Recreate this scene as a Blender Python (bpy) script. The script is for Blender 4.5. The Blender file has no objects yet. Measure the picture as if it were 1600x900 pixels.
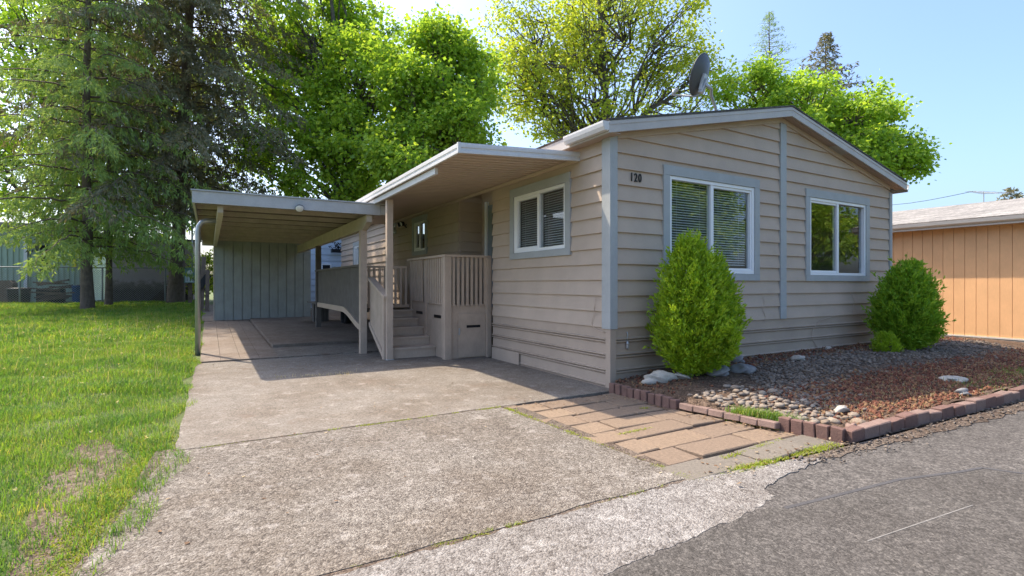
import bpy, bmesh, math, random
import numpy as np
from mathutils import Vector, Matrix

R = math.radians
scene = bpy.context.scene
COL = scene.collection

# ------------------------------------------------------------------ camera, sky, sun, exposure
F_PX, Y_HOR, YAW = 808.15, 444.57, 0.5294996
CAM = (-4.3872, -5.0247, 1.309)
cam_d = bpy.data.cameras.new("camera")
cam_d.sensor_width = 36.0
cam_d.lens = F_PX / 1600 * 36.0
cam_d.shift_y = -(450 - Y_HOR) / 1600
cam_d.clip_start = 0.05
cam_d.clip_end = 2000
cam = bpy.data.objects.new("camera", cam_d)
cam.location = CAM
cam.rotation_euler = (R(90), 0, -YAW)
COL.objects.link(cam)
scene.camera = cam

SUN_DIR = Vector((-0.325, 0.61, 1.0)).normalized()      # towards the sun
elev = math.asin(SUN_DIR.z)
azim = math.atan2(SUN_DIR.x, SUN_DIR.y)                  # from +Y towards +X
world = bpy.data.worlds.new("World")
scene.world = world
world.use_nodes = True
wn = world.node_tree
wn.nodes.clear()
sky = wn.nodes.new("ShaderNodeTexSky")
sky.sky_type = 'NISHITA'
sky.sun_disc = False
sky.sun_elevation = elev
sky.sun_rotation = azim
sky.altitude = 50
sky.air_density = 1.0
sky.dust_density = 4.2
sky.ozone_density = 6.0
bg = wn.nodes.new("ShaderNodeBackground")
bg.inputs['Strength'].default_value = 0.104
wo = wn.nodes.new("ShaderNodeOutputWorld")
wn.links.new(sky.outputs[0], bg.inputs[0])
wn.links.new(bg.outputs[0], wo.inputs[0])

sun_d = bpy.data.lights.new("sun", 'SUN')
sun_d.energy = 2.1
sun_d.angle = R(0.55)
sun_d.color = (1.0, 0.88, 0.72)
sun = bpy.data.objects.new("sun", sun_d)
sun.rotation_euler = SUN_DIR.to_track_quat('Z', 'Y').to_euler()
sun.location = (-10, 20, 30)
COL.objects.link(sun)

scene.view_settings.view_transform = 'Standard'
scene.view_settings.look = 'None'
scene.view_settings.gamma = 1.0
scene.view_settings.exposure = 1.88
scene.cycles.use_denoising = True
scene.cycles.max_bounces = 8
scene.cycles.transparent_max_bounces = 12

S_, C_ = math.sin(YAW), math.cos(YAW)
def at(x, y, depth):
    a = (x - 800) / F_PX
    return Vector((CAM[0] + (C_ * a + S_) * depth, CAM[1] + (-S_ * a + C_) * depth, CAM[2] - (y - Y_HOR) / F_PX * depth))

rng = np.random.default_rng(7)
rnd = random.Random(11)

# ------------------------------------------------------------------ materials
def new_mat(name):
    m = bpy.data.materials.new(name)
    m.use_nodes = True
    nt = m.node_tree
    return m, nt, nt.nodes["Principled BSDF"]
def N(nt, t, **kw):
    n = nt.nodes.new(t)
    for k, v in kw.items():
        setattr(n, k, v)
    return n
def pos(nt, scale=(1, 1, 1)):
    g = N(nt, "ShaderNodeNewGeometry")
    mp = N(nt, "ShaderNodeMapping")
    mp.inputs['Scale'].default_value = scale
    nt.links.new(g.outputs['Position'], mp.inputs['Vector'])
    return mp.outputs[0]
def noise(nt, vec, scale, detail=4, rough=0.55):
    n = N(nt, "ShaderNodeTexNoise")
    n.inputs['Scale'].default_value = scale
    n.inputs['Detail'].default_value = detail
    n.inputs['Roughness'].default_value = rough
    nt.links.new(vec, n.inputs['Vector'])
    return n.outputs['Fac']
def ramp(nt, fac, stops):
    r = N(nt, "ShaderNodeValToRGB")
    els = r.color_ramp.elements
    while len(els) > 1:
        els.remove(els[0])
    for i, (p, c) in enumerate(stops):
        e = els[0] if i == 0 else els.new(p)
        e.position = p
        e.color = (*c, 1)
    nt.links.new(fac, r.inputs[0])
    return r.outputs[0]
def mixc(nt, fac, a, b, mode='MIX'):
    m = N(nt, "ShaderNodeMix", data_type='RGBA', blend_type=mode)
    for sock, v in ((m.inputs[0], fac), (m.inputs[6], a), (m.inputs[7], b)):
        if hasattr(v, 'links'):
            nt.links.new(v, sock)
        elif isinstance(v, tuple):
            sock.default_value = (*v, 1)
        else:
            sock.default_value = v
    return m.outputs[2]
def bump(nt, bsdf, h, dist, strength=1.0):
    b = N(nt, "ShaderNodeBump")
    b.inputs['Strength'].default_value = strength
    b.inputs['Distance'].default_value = dist
    nt.links.new(h, b.inputs['Height'])
    nt.links.new(b.outputs[0], bsdf.inputs['Normal'])
    return b
def paint(name, c, rough=0.55, var=0.12, vs=3.0, bd=0.0012, bs=90, stretch=(1, 1, 1), wear=None):
    """painted or plain surface: broad tone change, fine grain, optional worn spots"""
    m, nt, b = new_mat(name)
    p = pos(nt)
    n1 = noise(nt, p, vs, 5, 0.6)
    lo = tuple(x * (1 - var) for x in c)
    hi = tuple(min(1, x * (1 + var)) for x in c)
    col = ramp(nt, n1, [(0.3, lo), (0.7, hi)])
    ps = pos(nt, stretch)
    n2 = noise(nt, ps, bs, 3, 0.6)
    col = mixc(nt, 0.35, col, ramp(nt, n2, [(0.3, lo), (0.7, hi)]))
    if wear:
        n3 = noise(nt, p, 14, 6, 0.7)
        col = mixc(nt, ramp(nt, n3, [(0.66, (0, 0, 0)), (0.72, (1, 1, 1))]), col, wear)
    nt.links.new(col, b.inputs['Base Color'])
    b.inputs['Roughness'].default_value = rough
    b.inputs['Specular IOR Level'].default_value = 0.3
    if bd:
        bump(nt, b, n2, bd)
    return m
def leaf_mat(name, cols, trans=0.45, rough=0.5, patch=None):
    m, nt, b = new_mat(name)
    nt.nodes.remove(b)
    out = nt.nodes["Material Output"]
    g = N(nt, "ShaderNodeNewGeometry")
    stops = [(i / max(1, len(cols) - 1), c) for i, c in enumerate(cols)]
    col = ramp(nt, g.outputs['Random Per Island'], stops)
    if patch:
        col = mixc(nt, 1.0, col, ramp(nt, noise(nt, pos(nt), 1.1, 4, 0.65), [(0.38, patch[0]), (0.62, patch[1])]), 'MULTIPLY')
    d = N(nt, "ShaderNodeBsdfDiffuse")
    t = N(nt, "ShaderNodeBsdfTranslucent")
    gl = N(nt, "ShaderNodeBsdfGlossy")
    gl.inputs['Roughness'].default_value = rough
    gl.inputs['Color'].default_value = (0.9, 0.95, 1, 1)
    tc = mixc(nt, 1.0, col, (1.2, 1.15, 0.65), 'MULTIPLY')
    nt.links.new(col, d.inputs[0])
    nt.links.new(tc, t.inputs[0])
    mx = N(nt, "ShaderNodeMixShader"); mx.inputs[0].default_value = trans
    nt.links.new(d.outputs[0], mx.inputs[1]); nt.links.new(t.outputs[0], mx.inputs[2])
    m2 = N(nt, "ShaderNodeMixShader"); m2.inputs[0].default_value = 0.018
    nt.links.new(mx.outputs[0], m2.inputs[1]); nt.links.new(gl.outputs[0], m2.inputs[2])
    nt.links.new(m2.outputs[0], out.inputs[0])
    return m
def aggregate(name, cols, scale, bd, patch=None, rough=0.9, stain=None, lichen=None):
    """concrete or asphalt with visible stones: voronoi cells coloured one by one"""
    m, nt, b = new_mat(name)
    p = pos(nt)
    v = N(nt, "ShaderNodeTexVoronoi")
    v.inputs['Scale'].default_value = scale
    nt.links.new(p, v.inputs['Vector'])
    sep = N(nt, "ShaderNodeSeparateColor")
    nt.links.new(v.outputs['Color'], sep.inputs[0])
    col = ramp(nt, sep.outputs[0], cols)
    v2 = N(nt, "ShaderNodeTexVoronoi"); v2.inputs['Scale'].default_value = scale * 0.45
    nt.links.new(p, v2.inputs['Vector'])
    s2 = N(nt, "ShaderNodeSeparateColor"); nt.links.new(v2.outputs['Color'], s2.inputs[0])
    col = mixc(nt, 0.4, col, ramp(nt, s2.outputs[1], cols))
    n1 = noise(nt, p, 0.9, 6, 0.62)
    if patch:
        col = mixc(nt, ramp(nt, n1, [(0.42, (0, 0, 0)), (0.62, (0.75, 0.75, 0.75))]), col, patch, 'MULTIPLY')
    n3 = noise(nt, p, 4.5, 6, 0.7)
    col = mixc(nt, 0.5, col, ramp(nt, n3, [(0.3, (0.62, 0.6, 0.58)), (0.55, (1, 1, 1)), (0.75, (1.25, 1.22, 1.18))]), 'MULTIPLY')
    if stain:
        n4 = noise(nt, p, 1.7, 4, 0.6)
        col = mixc(nt, ramp(nt, n4, [(0.6, (0, 0, 0)), (0.72, (0.7, 0.7, 0.7))]), col, stain)
    if lichen:
        n5 = noise(nt, p, 5.5, 9, 0.78)
        col = mixc(nt, ramp(nt, n5, [(0.55, (0, 0, 0)), (0.63, (0.6, 0.6, 0.6))]), col, lichen)
        n6 = noise(nt, p, 11, 8, 0.8)
        col = mixc(nt, ramp(nt, n6, [(0.58, (0, 0, 0)), (0.68, (0.65, 0.65, 0.65))]), col, tuple(x * 0.22 for x in lichen))
    nt.links.new(col, b.inputs['Base Color'])
    b.inputs['Roughness'].default_value = rough
    b.inputs['Specular IOR Level'].default_value = 0.2
    h = N(nt, "ShaderNodeMath", operation='SUBTRACT')
    h.inputs[0].default_value = 1.0
    nt.links.new(v.outputs['Distance'], h.inputs[1])
    bump(nt, b, h.outputs[0], bd)
    return m

SID = (0.47, 0.37, 0.285)
M = {}
M['siding'] = paint("siding_paint", SID, 0.6, 0.13, 1.6, 0.0015, 60, (1, 1, 5))
M['skirt'] = paint("skirting_paint", (0.42, 0.33, 0.255), 0.6, 0.12, 2.0, 0.001, 40, (0.3, 0.3, 6))
M['trim'] = paint("trim_paint_blue_grey", (0.365, 0.375, 0.365), 0.55, 0.10, 4, 0.001, 70, (1, 1, .3), wear=None)
M['fascia'] = paint("fascia_paint_grey", (0.46, 0.43, 0.40), 0.5, 0.12, 3, 0.001, 60)
M['soffit'] = paint("soffit_paint", (0.40, 0.31, 0.25), 0.6, 0.08, 3)
M['vinyl'] = paint("white_vinyl", (0.8, 0.8, 0.79), 0.35, 0.03, 3, 0)
M['alu'] = paint("awning_aluminium", (0.60, 0.585, 0.57), 0.38, 0.10, 5, 0.0005, 40)
M['awn'] = paint("awning_underside", (0.52, 0.405, 0.305), 0.5, 0.08, 2, 0)
M['deck'] = paint("deck_paint", (0.48, 0.37, 0.28), 0.6, 0.14, 5, 0.001, 60, (1, 1, .2), wear=(0.26, 0.22, 0.19))
M['tread'] = paint("tread_paint", (0.48, 0.375, 0.29), 0.65, 0.16, 6, 0.001, 50, wear=(0.25, 0.22, 0.2))
M['ramp'] = paint("ramp_wood_grey", (0.135, 0.118, 0.105), 0.7, 0.25, 5, 0.0015, 50, (1, 1, .15))
M['cbeam'] = paint("carport_paint", (0.5, 0.44, 0.37), 0.6, 0.14, 5, 0.001, 50, wear=(0.3, 0.27, 0.24))
M['cfront'] = paint("carport_fascia_paint", (0.43, 0.42, 0.405), 0.55, 0.12, 5, 0.001, 50)
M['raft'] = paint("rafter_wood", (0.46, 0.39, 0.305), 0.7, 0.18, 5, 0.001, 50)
M['rdeck'] = paint("roof_deck_wood_shade", (0.15, 0.12, 0.09), 0.8, 0.25, 4, 0.001, 50)  # darker than the rafters, to paint in the shade between them
M['croof'] = paint("carport_roof_sheet", (0.40, 0.40, 0.39), 0.5, 0.2, 2)
M['shed'] = paint("shed_paint_grey_green", (0.33, 0.345, 0.315), 0.65, 0.15, 3, 0.0015, 40, (1, 1, .15))
M['galv'] = paint("galvanised_steel", (0.42, 0.43, 0.43), 0.4, 0.15, 8, 0)
M['galv'].node_tree.nodes["Principled BSDF"].inputs['Metallic'].default_value = 0.6
M['chain'] = paint("chain_link_wire", (0.27, 0.28, 0.28), 0.5, 0.15, 8, 0)
M['dark'] = paint("dark_plastic", (0.02, 0.02, 0.022), 0.45, 0.2, 8, 0)
M['darkmetal'] = paint("dish_grey_paint", (0.085, 0.088, 0.095), 0.4, 0.08, 4, 0)
M['black'] = paint("black_paint", (0.012, 0.012, 0.013), 0.4, 0.1, 8, 0)
M['inner'] = paint("room_wall", (0.30, 0.29, 0.27), 0.8, 0.1, 2, 0)
M['blind'] = paint("blind_slat", (0.78, 0.77, 0.74), 0.5, 0.04, 3, 0)
M['door'] = paint("door_paint", (0.22, 0.25, 0.27), 0.5, 0.05, 3, 0)
M['lamp'] = paint("lamp_glass", (0.75, 0.75, 0.72), 0.2, 0.03, 3, 0)
M['orange'] = paint("orange_siding_paint", (0.74, 0.42, 0.20), 0.65, 0.10, 2.5, 0.001, 50, (1, 1, .2))
M['cream'] = paint("cream_trim", (0.62, 0.56, 0.48), 0.55, 0.08, 3, 0)
M['skirt2'] = paint("neighbour_skirting", (0.46, 0.38, 0.31), 0.8, 0.12, 3, 0.002, 30)
M['green'] = paint("pale_green_siding", (0.42, 0.52, 0.42), 0.6, 0.08, 2, 0)
M['pblue'] = paint("pale_blue_siding", (0.55, 0.60, 0.66), 0.6, 0.08, 2, 0)
M['foil'] = paint("box_green", (0.17, 0.27, 0.24), 0.5, 0.15, 8, 0)
M['rubber'] = paint("rubber", (0.02, 0.02, 0.02), 0.8, 0.2, 10, 0)
M['bluepl'] = paint("blue_plastic", (0.03, 0.09, 0.25), 0.4, 0.1, 6, 0)
M['yellow'] = paint("yellow_panel", (0.75, 0.62, 0.05), 0.5, 0.1, 6, 0)
M['rotwood'] = paint("weathered_wood", (0.18, 0.13, 0.10), 0.8, 0.3, 8, 0.003, 40, (1, 1, .2))
M['brick'] = paint("edging_brick", (0.165, 0.095, 0.075), 0.85, 0.28, 9, 0.004, 70, wear=(0.34, 0.24, 0.2))
M['brickp'] = paint("edging_brick_pale", (0.225, 0.15, 0.12), 0.85, 0.25, 9, 0.004, 70, wear=(0.34, 0.28, 0.235))
M['whiterock'] = paint("white_rock", (0.40, 0.365, 0.31), 0.85, 0.3, 9, 0.012, 25, wear=(0.3, 0.24, 0.19))
M['greyrock'] = paint("grey_rock", (0.22, 0.215, 0.21), 0.85, 0.3, 9, 0.008, 30)
def stone_mat(name, cols):
    m, nt, b = new_mat(name)
    oi = N(nt, "ShaderNodeObjectInfo")
    g = N(nt, "ShaderNodeNewGeometry")
    ad = N(nt, "ShaderNodeMath", operation='ADD'); nt.links.new(oi.outputs['Random'], ad.inputs[0]); nt.links.new(g.outputs['Random Per Island'], ad.inputs[1])
    fr = N(nt, "ShaderNodeMath", operation='FRACT'); nt.links.new(ad.outputs[0], fr.inputs[0])
    col = ramp(nt, fr.outputs[0], [(i / (len(cols) - 1), c) for i, c in enumerate(cols)])
    n = noise(nt, pos(nt), 45, 5, 0.7)
    col = mixc(nt, 0.7, col, ramp(nt, n, [(0.3, (0.55, 0.55, 0.55)), (0.7, (1.25, 1.25, 1.25))]), 'MULTIPLY')
    nt.links.new(col, b.inputs['Base Color'])
    b.inputs['Roughness'].default_value = 0.85
    bump(nt, b, n, 0.004)
    return m
M['river'] = stone_mat("river_stone", [(0.237, 0.180, 0.131), (0.290, 0.234, 0.179), (0.184, 0.146, 0.115), (0.263, 0.192, 0.131), (0.210, 0.184, 0.155), (0.316, 0.251, 0.183)])
M['gravel'] = stone_mat("grey_gravel", [(0.129, 0.105, 0.084), (0.185, 0.149, 0.119), (0.086, 0.068, 0.054), (0.172, 0.127, 0.091), (0.259, 0.209, 0.163)])
M['lava'] = stone_mat("red_lava_chips", [(0.123, 0.037, 0.018), (0.187, 0.059, 0.028), (0.079, 0.026, 0.014), (0.208, 0.082, 0.039), (0.247, 0.150, 0.067), (0.099, 0.035, 0.019)])
M['paver'] = stone_mat("paver_tan", [(0.211, 0.145, 0.095), (0.242, 0.170, 0.110), (0.191, 0.134, 0.091), (0.225, 0.157, 0.102)])
M['paverg'] = stone_mat("paver_grey_tan", [(0.181, 0.151, 0.117), (0.156, 0.134, 0.105)])
M['conc'] = aggregate("driveway_aggregate", [(0.0, (0.065, 0.053, 0.044)), (0.25, (0.125, 0.105, 0.086)), (0.55, (0.196, 0.170, 0.140)), (0.85, (0.269, 0.237, 0.200)), (1.0, (0.373, 0.339, 0.290))], 105, 0.007, (0.72, 0.66, 0.60), lichen=(0.40, 0.36, 0.315))
M['conc2'] = aggregate("driveway_back_concrete", [(0.0, (0.115, 0.098, 0.080)), (0.5, (0.211, 0.182, 0.150)), (1.0, (0.286, 0.256, 0.214))], 120, 0.004, (0.74, 0.68, 0.62), stain=(0.15, 0.105, 0.075), lichen=(0.36, 0.32, 0.275))
M['apron'] = aggregate("apron_concrete", [(0.0, (0.079, 0.068, 0.059)), (0.35, (0.190, 0.169, 0.152)), (1.0, (0.332, 0.311, 0.284))], 95, 0.006, (0.85, 0.82, 0.78), lichen=(0.46, 0.43, 0.39))
M['cfloor'] = aggregate("carport_concrete", [(0.0, (0.18, 0.145, 0.115)), (1.0, (0.26, 0.215, 0.175))], 40, 0.002, (0.75, 0.68, 0.62), stain=(0.13, 0.095, 0.07))
M['asphalt'] = aggregate("old_asphalt", [(0.0, (0.049, 0.044, 0.039)), (0.6, (0.106, 0.095, 0.085)), (1.0, (0.198, 0.179, 0.159))], 95, 0.003, (0.85, 0.84, 0.83))
M['asphalt2'] = aggregate("newer_asphalt", [(0.0, (0.047, 0.042, 0.036)), (0.7, (0.099, 0.089, 0.079)), (1.0, (0.179, 0.161, 0.141))], 110, 0.0025, (0.85, 0.84, 0.83))
M['tar'] = paint("tar_seam", (0.075, 0.07, 0.068), 0.7, 0.2, 9, 0.003, 80)
M['scratch'] = paint("chalky_scratch", (0.20, 0.185, 0.165), 0.9, 0.3, 30, 0)
M['soil'] = aggregate("bed_soil", [(0.0, (0.055, 0.037, 0.026)), (0.6, (0.13, 0.085, 0.058)), (1.0, (0.24, 0.17, 0.12))], 60, 0.012, (0.7, 0.65, 0.6))
M['dirt'] = aggregate("lawn_edge_dirt", [(0.0, (0.085, 0.06, 0.042)), (0.6, (0.16, 0.12, 0.085)), (1.0, (0.25, 0.20, 0.15))], 50, 0.010, (0.75, 0.7, 0.65))
M['verge'] = aggregate("verge_grit", [(0.0, (0.075, 0.055, 0.042)), (0.6, (0.15, 0.115, 0.088)), (1.0, (0.24, 0.20, 0.16))], 60, 0.012, (0.7, 0.62, 0.56))
M['bark'] = paint("grey_brown_bark", (0.14, 0.105, 0.082), 0.9, 0.4, 7, 0.03, 16, (1, 1, .2))
M['bark2'] = paint("maple_bark", (0.115, 0.10, 0.08), 0.9, 0.35, 7, 0.02, 14, (1, 1, .3))
M['maple'] = leaf_mat("maple_leaf", [(0.240, 0.408, 0.051), (0.360, 0.540, 0.057), (0.204, 0.360, 0.057), (0.504, 0.624, 0.080), (0.300, 0.480, 0.051), (0.432, 0.600, 0.068)], 0.55)
M['maple2'] = leaf_mat("spring_maple_leaf", [(0.414, 0.506, 0.063), (0.506, 0.552, 0.069), (0.322, 0.448, 0.057), (0.483, 0.529, 0.092)], 0.55)
M['cedarleaf'] = leaf_mat("cedar_spray", [(0.184, 0.287, 0.086), (0.276, 0.391, 0.098), (0.230, 0.322, 0.115), (0.368, 0.460, 0.127)], 0.45)
M['spruceleaf'] = leaf_mat("spruce_needle", [(0.143, 0.154, 0.088), (0.209, 0.198, 0.110), (0.253, 0.209, 0.127), (0.132, 0.165, 0.094)], 0.25)
M['arbor'] = leaf_mat("arborvitae_spray", [(0.22, 0.38, 0.025), (0.32, 0.47, 0.03), (0.42, 0.54, 0.035), (0.26, 0.42, 0.025)], 0.5)
M['arbor2'] = leaf_mat("arborvitae_spray_dark", [(0.172, 0.345, 0.029), (0.253, 0.425, 0.034), (0.345, 0.483, 0.037)], 0.45)
M['grass'] = leaf_mat("grass_blade", [(0.11, 0.235, 0.03), (0.15, 0.29, 0.035), (0.21, 0.34, 0.04), (0.13, 0.255, 0.05), (0.26, 0.34, 0.07), (0.33, 0.29, 0.13)], 0.5, patch=((.70,.82,.85),(1.25,1.12,1.0)))
M['moss'] = leaf_mat("moss_blade", [(0.34, 0.38, 0.035), (0.26, 0.36, 0.035), (0.42, 0.39, 0.06)], 0.45)
M['dry'] = leaf_mat("dry_grass", [(0.5, 0.4, 0.22), (0.42, 0.37, 0.17), (0.58, 0.47, 0.3)], 0.4)
M['petal'] = leaf_mat("flower_head", [(0.75, 0.6, 0.06), (0.72, 0.7, 0.62)], 0.3)
def glass_mat():
    m, nt, b = new_mat("window_glass")
    nt.nodes.remove(b)
    out = nt.nodes["Material Output"]
    tr = N(nt, "ShaderNodeBsdfTransparent"); tr.inputs[0].default_value = (0.86, 0.88, 0.88, 1)
    gl = N(nt, "ShaderNodeBsdfGlossy"); gl.inputs['Roughness'].default_value = 0.01
    fr = N(nt, "ShaderNodeFresnel"); fr.inputs['IOR'].default_value = 1.9
    g = N(nt, "ShaderNodeNewGeometry")
    fb = N(nt, "ShaderNodeMath", operation='SUBTRACT'); fb.inputs[0].default_value = 1.0; nt.links.new(g.outputs['Backfacing'], fb.inputs[1])
    fm = N(nt, "ShaderNodeMath", operation='MULTIPLY'); nt.links.new(fr.outputs[0], fm.inputs[0]); nt.links.new(fb.outputs[0], fm.inputs[1])
    mx = N(nt, "ShaderNodeMixShader")
    nt.links.new(fm.outputs[0], mx.inputs[0]); nt.links.new(tr.outputs[0], mx.inputs[1]); nt.links.new(gl.outputs[0], mx.inputs[2])
    nt.links.new(mx.outputs[0], out.inputs[0])
    return m
M['glass'] = glass_mat()
def lawn_mat():
    m, nt, b = new_mat("lawn_soil")
    p = pos(nt)
    n1 = noise(nt, p, 2.2, 6, 0.65)
    n2 = noise(nt, p, 45, 5, 0.7)
    col = mixc(nt, 0.5, ramp(nt, n1, [(0.35, (0.07, 0.11, 0.02)), (0.65, (0.15, 0.20, 0.035))]), ramp(nt, n2, [(0.3, (0.05, 0.045, 0.025)), (0.7, (0.11, 0.14, 0.035))]))
    nt.links.new(col, b.inputs['Base Color']); b.inputs['Roughness'].default_value = 0.95
    bump(nt, b, n2, 0.02)
    return m
M['lawn'] = lawn_mat()
def mauve_mat():
    m, nt, b = new_mat("mauve_stucco")
    p = pos(nt)
    g = N(nt, "ShaderNodeSeparateXYZ"); nt.links.new(p, g.inputs[0])
    n1 = noise(nt, p, 3.5, 6, 0.7)
    h = N(nt, "ShaderNodeMath", operation='MULTIPLY_ADD'); nt.links.new(n1, h.inputs[0]); h.inputs[1].default_value = -1.1; nt.links.new(g.outputs[2], h.inputs[2])
    col = ramp(nt, h.outputs[0], [(0.42, (0.09, 0.065, 0.055)), (0.75, (0.18, 0.14, 0.125)), (1.0, (0.40, 0.33, 0.34))])
    nt.links.new(col, b.inputs['Base Color']); b.inputs['Roughness'].default_value = 0.9
    bump(nt, b, noise(nt, p, 60, 3, 0.6), 0.004)
    return m
M['mauve'] = mauve_mat()
def shingle_mat(name, c):
    m, nt, b = new_mat(name)
    p = pos(nt, (1, 1, 1))
    br = N(nt, "ShaderNodeTexBrick")
    br.inputs['Color1'].default_value = (*c, 1); br.inputs['Color2'].default_value = (*(x * 0.62 for x in c), 1)
    br.inputs['Mortar'].default_value = (*(x * 0.35 for x in c), 1)
    br.inputs['Scale'].default_value = 1.0; br.inputs['Brick Width'].default_value = 0.32; br.inputs['Row Height'].default_value = 0.14
    br.inputs['Mortar Size'].default_value = 0.006
    sw = N(nt, "ShaderNodeSeparateXYZ"); cb = N(nt, "ShaderNodeCombineXYZ")
    nt.links.new(p, sw.inputs[0]); nt.links.new(sw.outputs[1], cb.inputs[0]); nt.links.new(sw.outputs[0], cb.inputs[1])
    nt.links.new(cb.outputs[0], br.inputs['Vector'])
    n = noise(nt, p, 6, 6, 0.7)
    col = mixc(nt, 0.75, br.outputs[0], ramp(nt, n, [(0.3, (0.55, 0.53, 0.5)), (0.7, (1.5, 1.45, 1.4))]), 'MULTIPLY')
    nt.links.new(col, b.inputs['Base Color']); b.inputs['Roughness'].default_value = 0.9
    return m
M['shingle'] = shingle_mat("roof_shingle_dark", (0.10, 0.095, 0.09))
M['shingle2'] = shingle_mat("roof_shingle_weathered", (0.30, 0.285, 0.265))

# ------------------------------------------------------------------ object helpers
def tag(o, label=None, cat=None, group=None, kind=None):
    if label: o['label'] = label
    if cat: o['category'] = cat
    if group: o['group'] = group
    if kind: o['kind'] = kind
    return o
def thing(name, loc, label, cat, group=None):
    o = bpy.data.objects.new(name, None)
    o.empty_display_size = 0.2
    o.location = loc
    COL.objects.link(o)
    return tag(o, label, cat, group)
def put(name, mesh, mat, parent=None, smooth=False):
    if mat is not None and not mesh.materials:
        mesh.materials.append(mat)
    if smooth:
        mesh.polygons.foreach_set('use_smooth', [True] * len(mesh.polygons))
    o = bpy.data.objects.new(name, mesh)
    COL.objects.link(o)
    if parent is not None:
        o.parent = parent
        if parent.type == 'EMPTY':        # meshes are built in world coordinates
            o.matrix_parent_inverse = Matrix.Translation(-Vector(parent.location))
    return o
class MB:
    def __init__(s): s.v, s.f = [], []
    def add(s, vs, fs):
        k = len(s.v)
        s.v += [tuple(x) for x in vs]
        s.f += [tuple(i + k for i in f) for f in fs]
        return s
    def box(s, x0, x1, y0, y1, z0, z1):
        return s.add([(x0, y0, z0), (x1, y0, z0), (x1, y1, z0), (x0, y1, z0), (x0, y0, z1), (x1, y0, z1), (x1, y1, z1), (x0, y1, z1)],
                     [(0, 3, 2, 1), (4, 5, 6, 7), (0, 1, 5, 4), (1, 2, 6, 5), (2, 3, 7, 6), (3, 0, 4, 7)])
    def bar(s, a, b, w, h, up=(0, 0, 1)):
        a, b = Vector(a), Vector(b)
        d = (b - a).normalized(); u = Vector(up)
        sx = d.cross(u)
        sx = sx.normalized() if sx.length > 1e-5 else Vector((1, 0, 0))
        uz = sx.cross(d).normalized()
        vs = []
        for p in (a, b):
            for i, j in ((-1, -1), (1, -1), (1, 1), (-1, 1)):
                vs.append(p + sx * (w / 2 * i) + uz * (h / 2 * j))
        return s.add(vs, [(0, 1, 2, 3), (7, 6, 5, 4), (0, 4, 5, 1), (1, 5, 6, 2), (2, 6, 7, 3), (3, 7, 4, 0)])
    def prism(s, poly, axis, a, b):
        """poly: 2-D outline in the two other axes (in x,y,z order), pushed along axis from a to b"""
        def mk(p, t):
            q = list(p); q.insert(axis, t); return q
        n = len(poly)
        vs = [mk(p, a) for p in poly] + [mk(p, b) for p in poly]
        fs = [tuple(range(n))[::-1], tuple(range(n, 2 * n))] + [(i, (i + 1) % n, n + (i + 1) % n, n + i) for i in range(n)]
        return s.add(vs, fs)
    def tube(s, pts, rad, n=8, cap=True):
        pts = [Vector(p) for p in pts]
        k0 = len(s.v)
        u = None
        for i, p in enumerate(pts):
            d = (pts[min(i + 1, len(pts) - 1)] - pts[max(i - 1, 0)]).normalized()
            if u is None:
                u = d.orthogonal().normalized()
            else:
                u = (u - d * u.dot(d)).normalized()
            w = d.cross(u)
            r = rad[i] if hasattr(rad, '__len__') else rad
            for j in range(n):
                t = 2 * math.pi * j / n
                s.v.append(tuple(p + (u * math.cos(t) + w * math.sin(t)) * r))
        for i in range(len(pts) - 1):
            for j in range(n):
                a, b = k0 + i * n + j, k0 + i * n + (j + 1) % n
                s.f.append((a, b, b + n, a + n))
        if cap:
            s.f.append(tuple(k0 + j for j in range(n))[::-1])
            s.f.append(tuple(k0 + (len(pts) - 1) * n + j for j in range(n)))
        return s
    def lathe(s, prof, c, n=20):
        k0 = len(s.v)
        for r, z in prof:
            for j in range(n):
                t = 2 * math.pi * j / n
                s.v.append((c[0] + r * math.cos(t), c[1] + r * math.sin(t), c[2] + z))
        for i in range(len(prof) - 1):
            for j in range(n):
                a, b = k0 + i * n + j, k0 + i * n + (j + 1) % n
                s.f.append((a, b, b + n, a + n))
        s.f.append(tuple(k0 + j for j in range(n))[::-1])
        s.f.append(tuple(k0 + (len(prof) - 1) * n + j for j in range(n)))
        return s
    def build(s, name, mat, parent=None, smooth=False):
        me = bpy.data.meshes.new(name)
        me.from_pydata(s.v, [], s.f)
        me.validate()
        bm = bmesh.new(); bm.from_mesh(me)
        bmesh.ops.recalc_face_normals(bm, faces=bm.faces)
        bm.to_mesh(me); bm.free()
        return put(name, me, mat, parent, smooth)
def box(name, mat, parent, x0, x1, y0, y1, z0, z1):
    return MB().box(x0, x1, y0, y1, z0, z1).build(name, mat, parent)
def np_mesh(name, verts, tris=None, quads=None):
    me = bpy.data.meshes.new(name)
    verts = np.asarray(verts, np.float32)
    me.vertices.add(len(verts)); me.vertices.foreach_set('co', verts.ravel())
    loops, starts, n0 = [], [], 0
    for arr, k in ((tris, 3), (quads, 4)):
        if arr is not None and len(arr):
            arr = np.asarray(arr, np.int32)
            loops.append(arr.ravel()); starts.append(n0 + np.arange(len(arr), dtype=np.int32) * k); n0 += arr.size
    loops = np.concatenate(loops); starts = np.concatenate(starts)
    me.loops.add(len(loops)); me.loops.foreach_set('vertex_index', loops)
    me.polygons.add(len(starts)); me.polygons.foreach_set('loop_start', starts)
    me.update(calc_edges=True)
    return me
def unit(a):
    return a / np.maximum(np.linalg.norm(a, axis=1, keepdims=True), 1e-9)
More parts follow.
